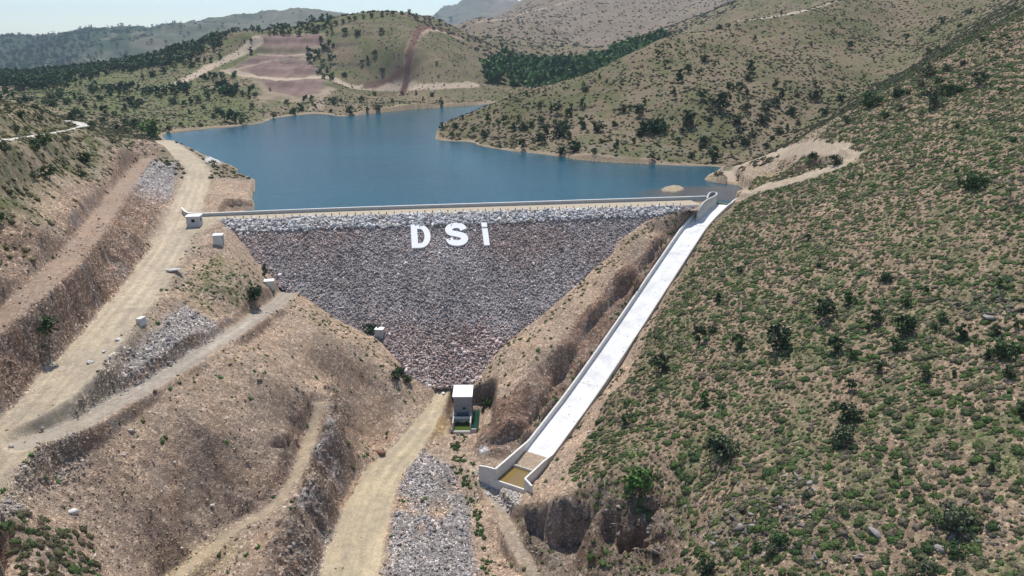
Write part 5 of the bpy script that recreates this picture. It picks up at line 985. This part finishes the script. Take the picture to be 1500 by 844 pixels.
tree([(451, 75, 7), (466, 110, 6), (488, 170, 11), (513, 168, 11), (538, 163, 6), (552, 161, 8), (603, 158, 7), (575, 152, 7), (646, 154, 10), (523, 52, 8), (505, 50, 8), (559, 50, 8), (530, 95, 7), (538, 90, 7), (550, 80, 6), (560, 105, 6), (500, 150, 6), (530, 150, 8), (549, 140, 6), (590, 140, 7), (620, 148, 6), (505, 112, 6), (485, 165, 5), (610, 140, 6), (632, 141, 6), (640, 95, 5), (715, 88, 5), (735, 68, 5), (470, 60, 6), (472, 72, 6)], 'oak_tree', 'small dark oak on the terraced slope above the far shore', 'oaks above the far shore')
tree([(647, 190, 10), (639, 197, 8), (667, 188, 8), (662, 201, 7), (677, 175, 6), (715, 178, 10), (730, 187, 10), (740, 180, 10), (752, 191, 11), (710, 200, 10), (725, 221, 11), (768, 190, 11), (780, 185, 9), (792, 178, 9), (807, 163, 9), (817, 167, 14), (832, 171, 11), (837, 160, 8), (853, 159, 13), (798, 197, 14), (820, 201, 18), (826, 190, 14), (853, 190, 16), (875, 193, 15), (793, 211, 14), (839, 222, 17), (825, 225, 12), (793, 228, 12), (765, 219, 14), (848, 235, 13), (864, 238, 12), (835, 204, 9), (912, 165, 11), (937, 171, 16), (945, 153, 9), (988, 140, 11), (963, 83, 9), (975, 99, 11), (993, 121, 17), (878, 115, 7), (857, 134, 7), (772, 141, 6), (747, 144, 6), (928, 213, 10), (903, 217, 12), (927, 236, 10), (955, 235, 10), (987, 241, 11), (993, 213, 12), (693, 192, 5), (790, 156, 6), (923, 160, 6), (760, 175, 6), (900, 185, 7), (880, 210, 7), (812, 181, 6), (870, 225, 7)],
     'juniper', 'dark bushy juniper on the green promontory across the lake', 'junipers on the promontory across the lake', kinds=('upright', 'round', 'low'))
tree([(957, 194, 20), (945, 194, 17), (967, 193, 18), (938, 199, 10)], 'juniper', 'tall dark juniper in the dense cluster beside the bare patch on the promontory', 'dense juniper cluster beside the bare patch', kinds=('low',))
tree([(1100, 106, 16), (1095, 117, 9), (1068, 129, 9), (1083, 135, 14), (1093, 142, 10), (1053, 160, 24), (1135, 129, 11), (1145, 144, 13), (1135, 156, 12), (1122, 165, 13), (1117, 180, 14), (1092, 162, 11), (1077, 181, 13), (1083, 200, 12), (1073, 214, 11), (1093, 213, 12), (1062, 214, 10), (1043, 238, 22), (1032, 214, 14), (1012, 186, 20), (1005, 180, 16), (1158, 168, 12), (1192, 147, 14), (1195, 128, 10), (1232, 152, 13), (1210, 167, 9), (1273, 157, 22), (1245, 72, 10), (1188, 67, 6), (1105, 60, 8), (1053, 43, 7), (1068, 43, 7), (1033, 90, 10), (1025, 110, 8), (1007, 107, 11), (1027, 147, 15), (1378, 36, 10), (1327, 60, 10), (1365, 48, 7), (1360, 83, 10), (1152, 190, 8), (1142, 197, 8), (1123, 217, 8), (1167, 142, 6), (1280, 90, 6), (1222, 30, 4), (1027, 220, 8), (1050, 225, 8), (1103, 200, 8), (1130, 205, 7), (1012, 232, 8), (1170, 183, 6), (1000, 195, 8), (1040, 180, 8)],
     'juniper', 'dark juniper on the broad green hillside beyond the spillway', 'junipers on the broad hillside beyond the spillway', kinds=('upright', 'round', 'low'))
tree([(1434, 127, 17)], 'lone_tree', 'lone round tree with a visible trunk on the upper right slope', None, kinds=('round',), cols=('olive',), hs=1.1)
tree([(1393, 139, 15), (1383, 138, 14), (1408, 134, 10)], 'bush_tree', 'dark bushy tree in the close clump on the upper right slope', 'close clump of bushy trees on the upper right slope', kinds=('low',))
tree([(1357, 110, 14), (1387, 103, 9), (1373, 122, 9), (1348, 127, 10), (1313, 142, 13), (1240, 181, 11), (1297, 173, 10), (1318, 162, 10), (1373, 72, 6), (1410, 95, 7), (1330, 138, 8), (1440, 60, 7), (1420, 20, 8), (1405, 40, 6)], 'gully_bush', 'green bush growing along the gully at upper right', 'bushes along the upper right gully', cat='bush', kinds=('low',), cols=('mid', 'olive', 'dark'))
tree([(1362, 158, 26)], 'bush_tree', 'large feathery olive bush on the slope below the gully bushes', None, kinds=('round',), cols=('olive',))
tree([(1190, 233, 10), (1222, 243, 17)], 'bush_tree', 'dark bush inside the loop of the bare earth track', 'bushes inside the earth track loop', cat='bush', kinds=('low',))
tree([(1046, 249, 11)], 'broadleaf_tree', 'low green tree at the tip of the spur in the lake corner', None, kinds=('low',), cols=('bright',))
tree([(1463, 138, 9), (1483, 208, 8), (1423, 277, 24), (1400, 253, 6), (1405, 270, 9), (1403, 187, 6), (1183, 353, 10), (1200, 391, 7), (1083, 399, 8), (1050, 444, 15), (1295, 414, 15), (1243, 444, 16), (1357, 428, 10), (1325, 448, 12), (1463, 421, 13), (1382, 471, 13)], 'hill_bush', 'dark bush on the upper part of the scrubby right hillside', 'bushes on the upper right hillside', cat='bush', kinds=('low', 'upright'), cols=('dark', 'mid'))
tree([(1207, 468, 30), (1282, 476, 20), (1272, 486, 12), (1323, 490, 28), (1313, 514, 22), (1023, 504, 28), (1042, 488, 12), (1080, 512, 24), (1153, 523, 10), (1222, 518, 26), (1245, 526, 15), (1290, 544, 16), (1405, 498, 24), (1458, 491, 14), (1443, 528, 15), (1490, 481, 14), (1355, 558, 17), (1370, 484, 9), (1397, 551, 11), (1477, 554, 18), (965, 546, 26), (1247, 573, 16), (1498, 609, 17)], 'hill_bush', 'dark green bush rising from the cushion scrub halfway up the right hillside', 'bushes halfway up the right hillside', cat='bush', hs=.95, kinds=('low', 'upright', 'round'), cols=('dark', 'mid', 'dark'))
tree([(1137, 513, 38)], 'hill_bush', 'tallest dark bush of the row at mid height on the right hillside', None, cat='bush', hs=.9, kinds=('round',), cols=('dark',))
tree([(1467, 522, 27)], 'hill_bush', 'brighter green rounded bush near the right picture edge', None, cat='bush', kinds=('low',), cols=('mid',))
tree([(1032, 596, 24)], 'hill_bush', 'small bright green conifer-like bush among the cushions right of the spillway', None, cat='bush', kinds=('conifer',), cols=('bright',))
tree([(936, 719, 38)], 'hill_bush', 'bright green dense bush just above the rocky hollow', None, cat='bush', hs=.85, kinds=('low',), cols=('bright',))
tree([(1241, 618, 30), (1234, 650, 28), (1052, 662, 26), (1062, 670, 34), (1413, 764, 22), (1140, 797, 19), (1129, 814, 20), (1035, 841, 26), (1109, 806, 14), (1398, 811, 20), (1358, 841, 22), (915, 622, 18), (1310, 700, 14), (1180, 730, 12), (1450, 690, 14)], 'hill_bush', 'grey green bush low on the scrubby right hillside', 'bushes low on the right hillside', cat='bush', hs=.95, kinds=('upright', 'low'), cols=('dark', 'olive', 'mid'))
tree([(1393, 777, 46)], 'hill_bush', 'broad grey green bush casting a long shadow at lower right', None, cat='bush', hs=.8, kinds=('low',), cols=('olive',))
tree([(68, 489, 25)], 'cut_bush', 'single green bush growing in the red road cut at left', None, cat='bush', kinds=('low',), cols=('mid',))
tree([(373, 441, 23)], 'mound_bush', 'dark round bush on the right side of the green mound', None, cat='bush', kinds=('low',), cols=('dark',))
tree([(387, 404, 16)], 'mound_bush', 'thin olive bush at the left edge of the stone face', None, cat='bush', kinds=('upright',), cols=('olive',))
tree([(541, 490, 17)], 'mound_bush', 'dark bush touching the small cabin beside the lower stone face', None, cat='bush', kinds=('low',), cols=('dark',))
tree([(578, 556, 14), (588, 548, 12), (596, 560, 12)], 'mound_bush', 'dark bush in the shaded corner at the lower left of the stone face', 'bushes at the lower left corner of the stone face', cat='bush', kinds=('low',), cols=('dark',))
tree([(712, 594, 13)], 'mound_bush', 'green bush on the broken bank right of the outlet house', None, cat='bush', kinds=('low',), cols=('mid',))
tree([(122, 238, 15), (52, 262, 12), (73, 263, 18), (53, 223, 17), (65, 213, 18), (8, 223, 14), (98, 208, 9), (23, 192, 9), (33, 173, 12), (120, 261, 10), (0, 325, 14), (75, 246, 6), (40, 192, 7), (15, 285, 8), (12, 162, 9), (60, 178, 8)], 'left_bush', 'green bush on the dry hill beside the pale upper road at left', 'bushes on the hill beside the pale upper road', cat='bush', kinds=('low', 'round'), cols=('mid', 'dark', 'olive'))
print('trees', ntree)
# the grove in the side valley and woods of the plateau: one mass each
def woodland(name, x, y, hs, label, colr, per=9, tmpl=None):
    g = ground(x, y); T = [crown_np(900+j, 8, per, 1, .5, .12, .1) for j in range(4)]; n = len(x); V, F, Cc = scatter(np.stack([x, y, g], 1), hs, pal(n, colr, [1]*len(colr)), T, tilt=.02); return link(name, np_mesh(name, V, F, col=Cc), LEAF, None, label=label, cat='wood', kind='stuff')
yy_ = np.exp(rng.uniform(math.log(560), math.log(1350), 9000)); xx = rng.uniform(-.1, .35, 9000)*(yy_+18); k = rng.uniform(size=9000) < mask_at(M['grove'], xx, yy_)*(.35+.5*sst(900, 750, yy_))*np.where(vnoise(xx/30, yy_/30, 6) > .3, 1, .25); woodland('grove', xx[k], yy_[k], rng.uniform(6, 13, k.sum()), 'dense dark green grove filling the side valley behind the promontory', [(.075, .145, .045), (.10, .165, .055), (.06, .11, .04)])
yy_ = np.exp(rng.uniform(math.log(440), math.log(1000), 14000)); xx = rng.uniform(-.85, -.22, 14000)*(yy_+18); wt = .55*sst(-.15, .35, fbm(xx, yy_, 80, 4, 505)+.35*sst(620, 760, yy_))*(1-mask_at(M['quarry'], xx, yy_)); 
g_ = FAR['far_a'][2]; D, _ = line_dist(xx, yy_, g_, 40); wt *= (D > 16); wt *= np.where(np.abs(xx/yy_+.22) < .14, .35, 1); k = (rng.uniform(size=14000) < wt) & (ground(xx, yy_) > -1.5); print('plateau', k.sum())
woodland('plateau_woods', xx[k], yy_[k], rng.uniform(3.5, 7.5, k.sum()), 'scattered dark woods on the green plateau left of the lake', [(.06, .10, .042), (.046, .080, .036), (.08, .11, .05)], per=6)
yy_ = np.exp(rng.uniform(math.log(1500), math.log(4200), 16000)); xx = rng.uniform(-1, -.12, 16000)*(yy_+18); k = (rng.uniform(size=16000) < .9*sst(-.35, -.62, xx/yy_)+.03) & (rng.uniform(size=16000) < sst(-.5, .3, fbm(xx, yy_, 150, 3, 508)+.3)); woodland('mountain_woods', xx[k], yy_[k], rng.uniform(7, 14, k.sum()), 'dark woods covering the hazy blue mountain at far left', [(.025, .042, .02), (.03, .05, .024)], per=4)
# ---------------------------------------------------------------- air
hz = MB().box((-9900, -20, -200), (9900, 9300, 520)); m = bpy.data.materials.new('haze'); m.use_nodes = True; nt = m.node_tree; nt.nodes.remove(nt.nodes['Principled BSDF'])
pv = nd(nt, 'ShaderNodeVolumePrincipled'); pv.inputs['Color'].default_value = (.68, .86, 1, 1); pv.inputs['Density'].default_value = .000085; pv.inputs['Anisotropy'].default_value = .1; nt.links.new(pv.outputs[0], nt.nodes['Material Output'].inputs['Volume'])
hz.build('haze', m, kind='stuff')
print('zrange', Z.min(), Z.max())
# ---------------------------------------------------------------- camera, light, sky, air
cam = bpy.data.cameras.new('camera'); co = bpy.data.objects.new('camera', cam); C.objects.link(co); sc.camera = co
co.location = (0, 0, HC); co.rotation_euler = (R(90)-PITCH, 0, 0); cam.sensor_width = 36; cam.lens = 36*FPX/1500; cam.clip_start = .5; cam.clip_end = 30000
SEL, SAZ = R(66), R(-10)
w = bpy.data.worlds.new('World'); sc.world = w; w.use_nodes = True; nt = w.node_tree; bg = nt.nodes['Background']
sky = nd(nt, 'ShaderNodeTexSky'); sky.sky_type = 'NISHITA'; sky.sun_disc = False; sky.sun_elevation = SEL; sky.sun_rotation = SAZ; sky.air_density = 1.0; sky.dust_density = .7; sky.ozone_density = 1.0; sky.altitude = 800
nt.links.new(sky.outputs[0], bg.inputs[0]); bg.inputs[1].default_value = .14
sl = bpy.data.lights.new('sun', 'SUN'); sl.energy = 4.2; sl.angle = R(.53); sl.color = (1, .955, .89); so = bpy.data.objects.new('sun', sl); C.objects.link(so)
sd = Vector((math.sin(SAZ)*math.cos(SEL), math.cos(SAZ)*math.cos(SEL), math.sin(SEL))); so.rotation_euler = sd.to_track_quat('Z', 'Y').to_euler(); so.location = sd*300
sc.view_settings.view_transform = 'Standard'; sc.view_settings.look = 'None'; sc.view_settings.exposure = .22; sc.view_settings.gamma = 1
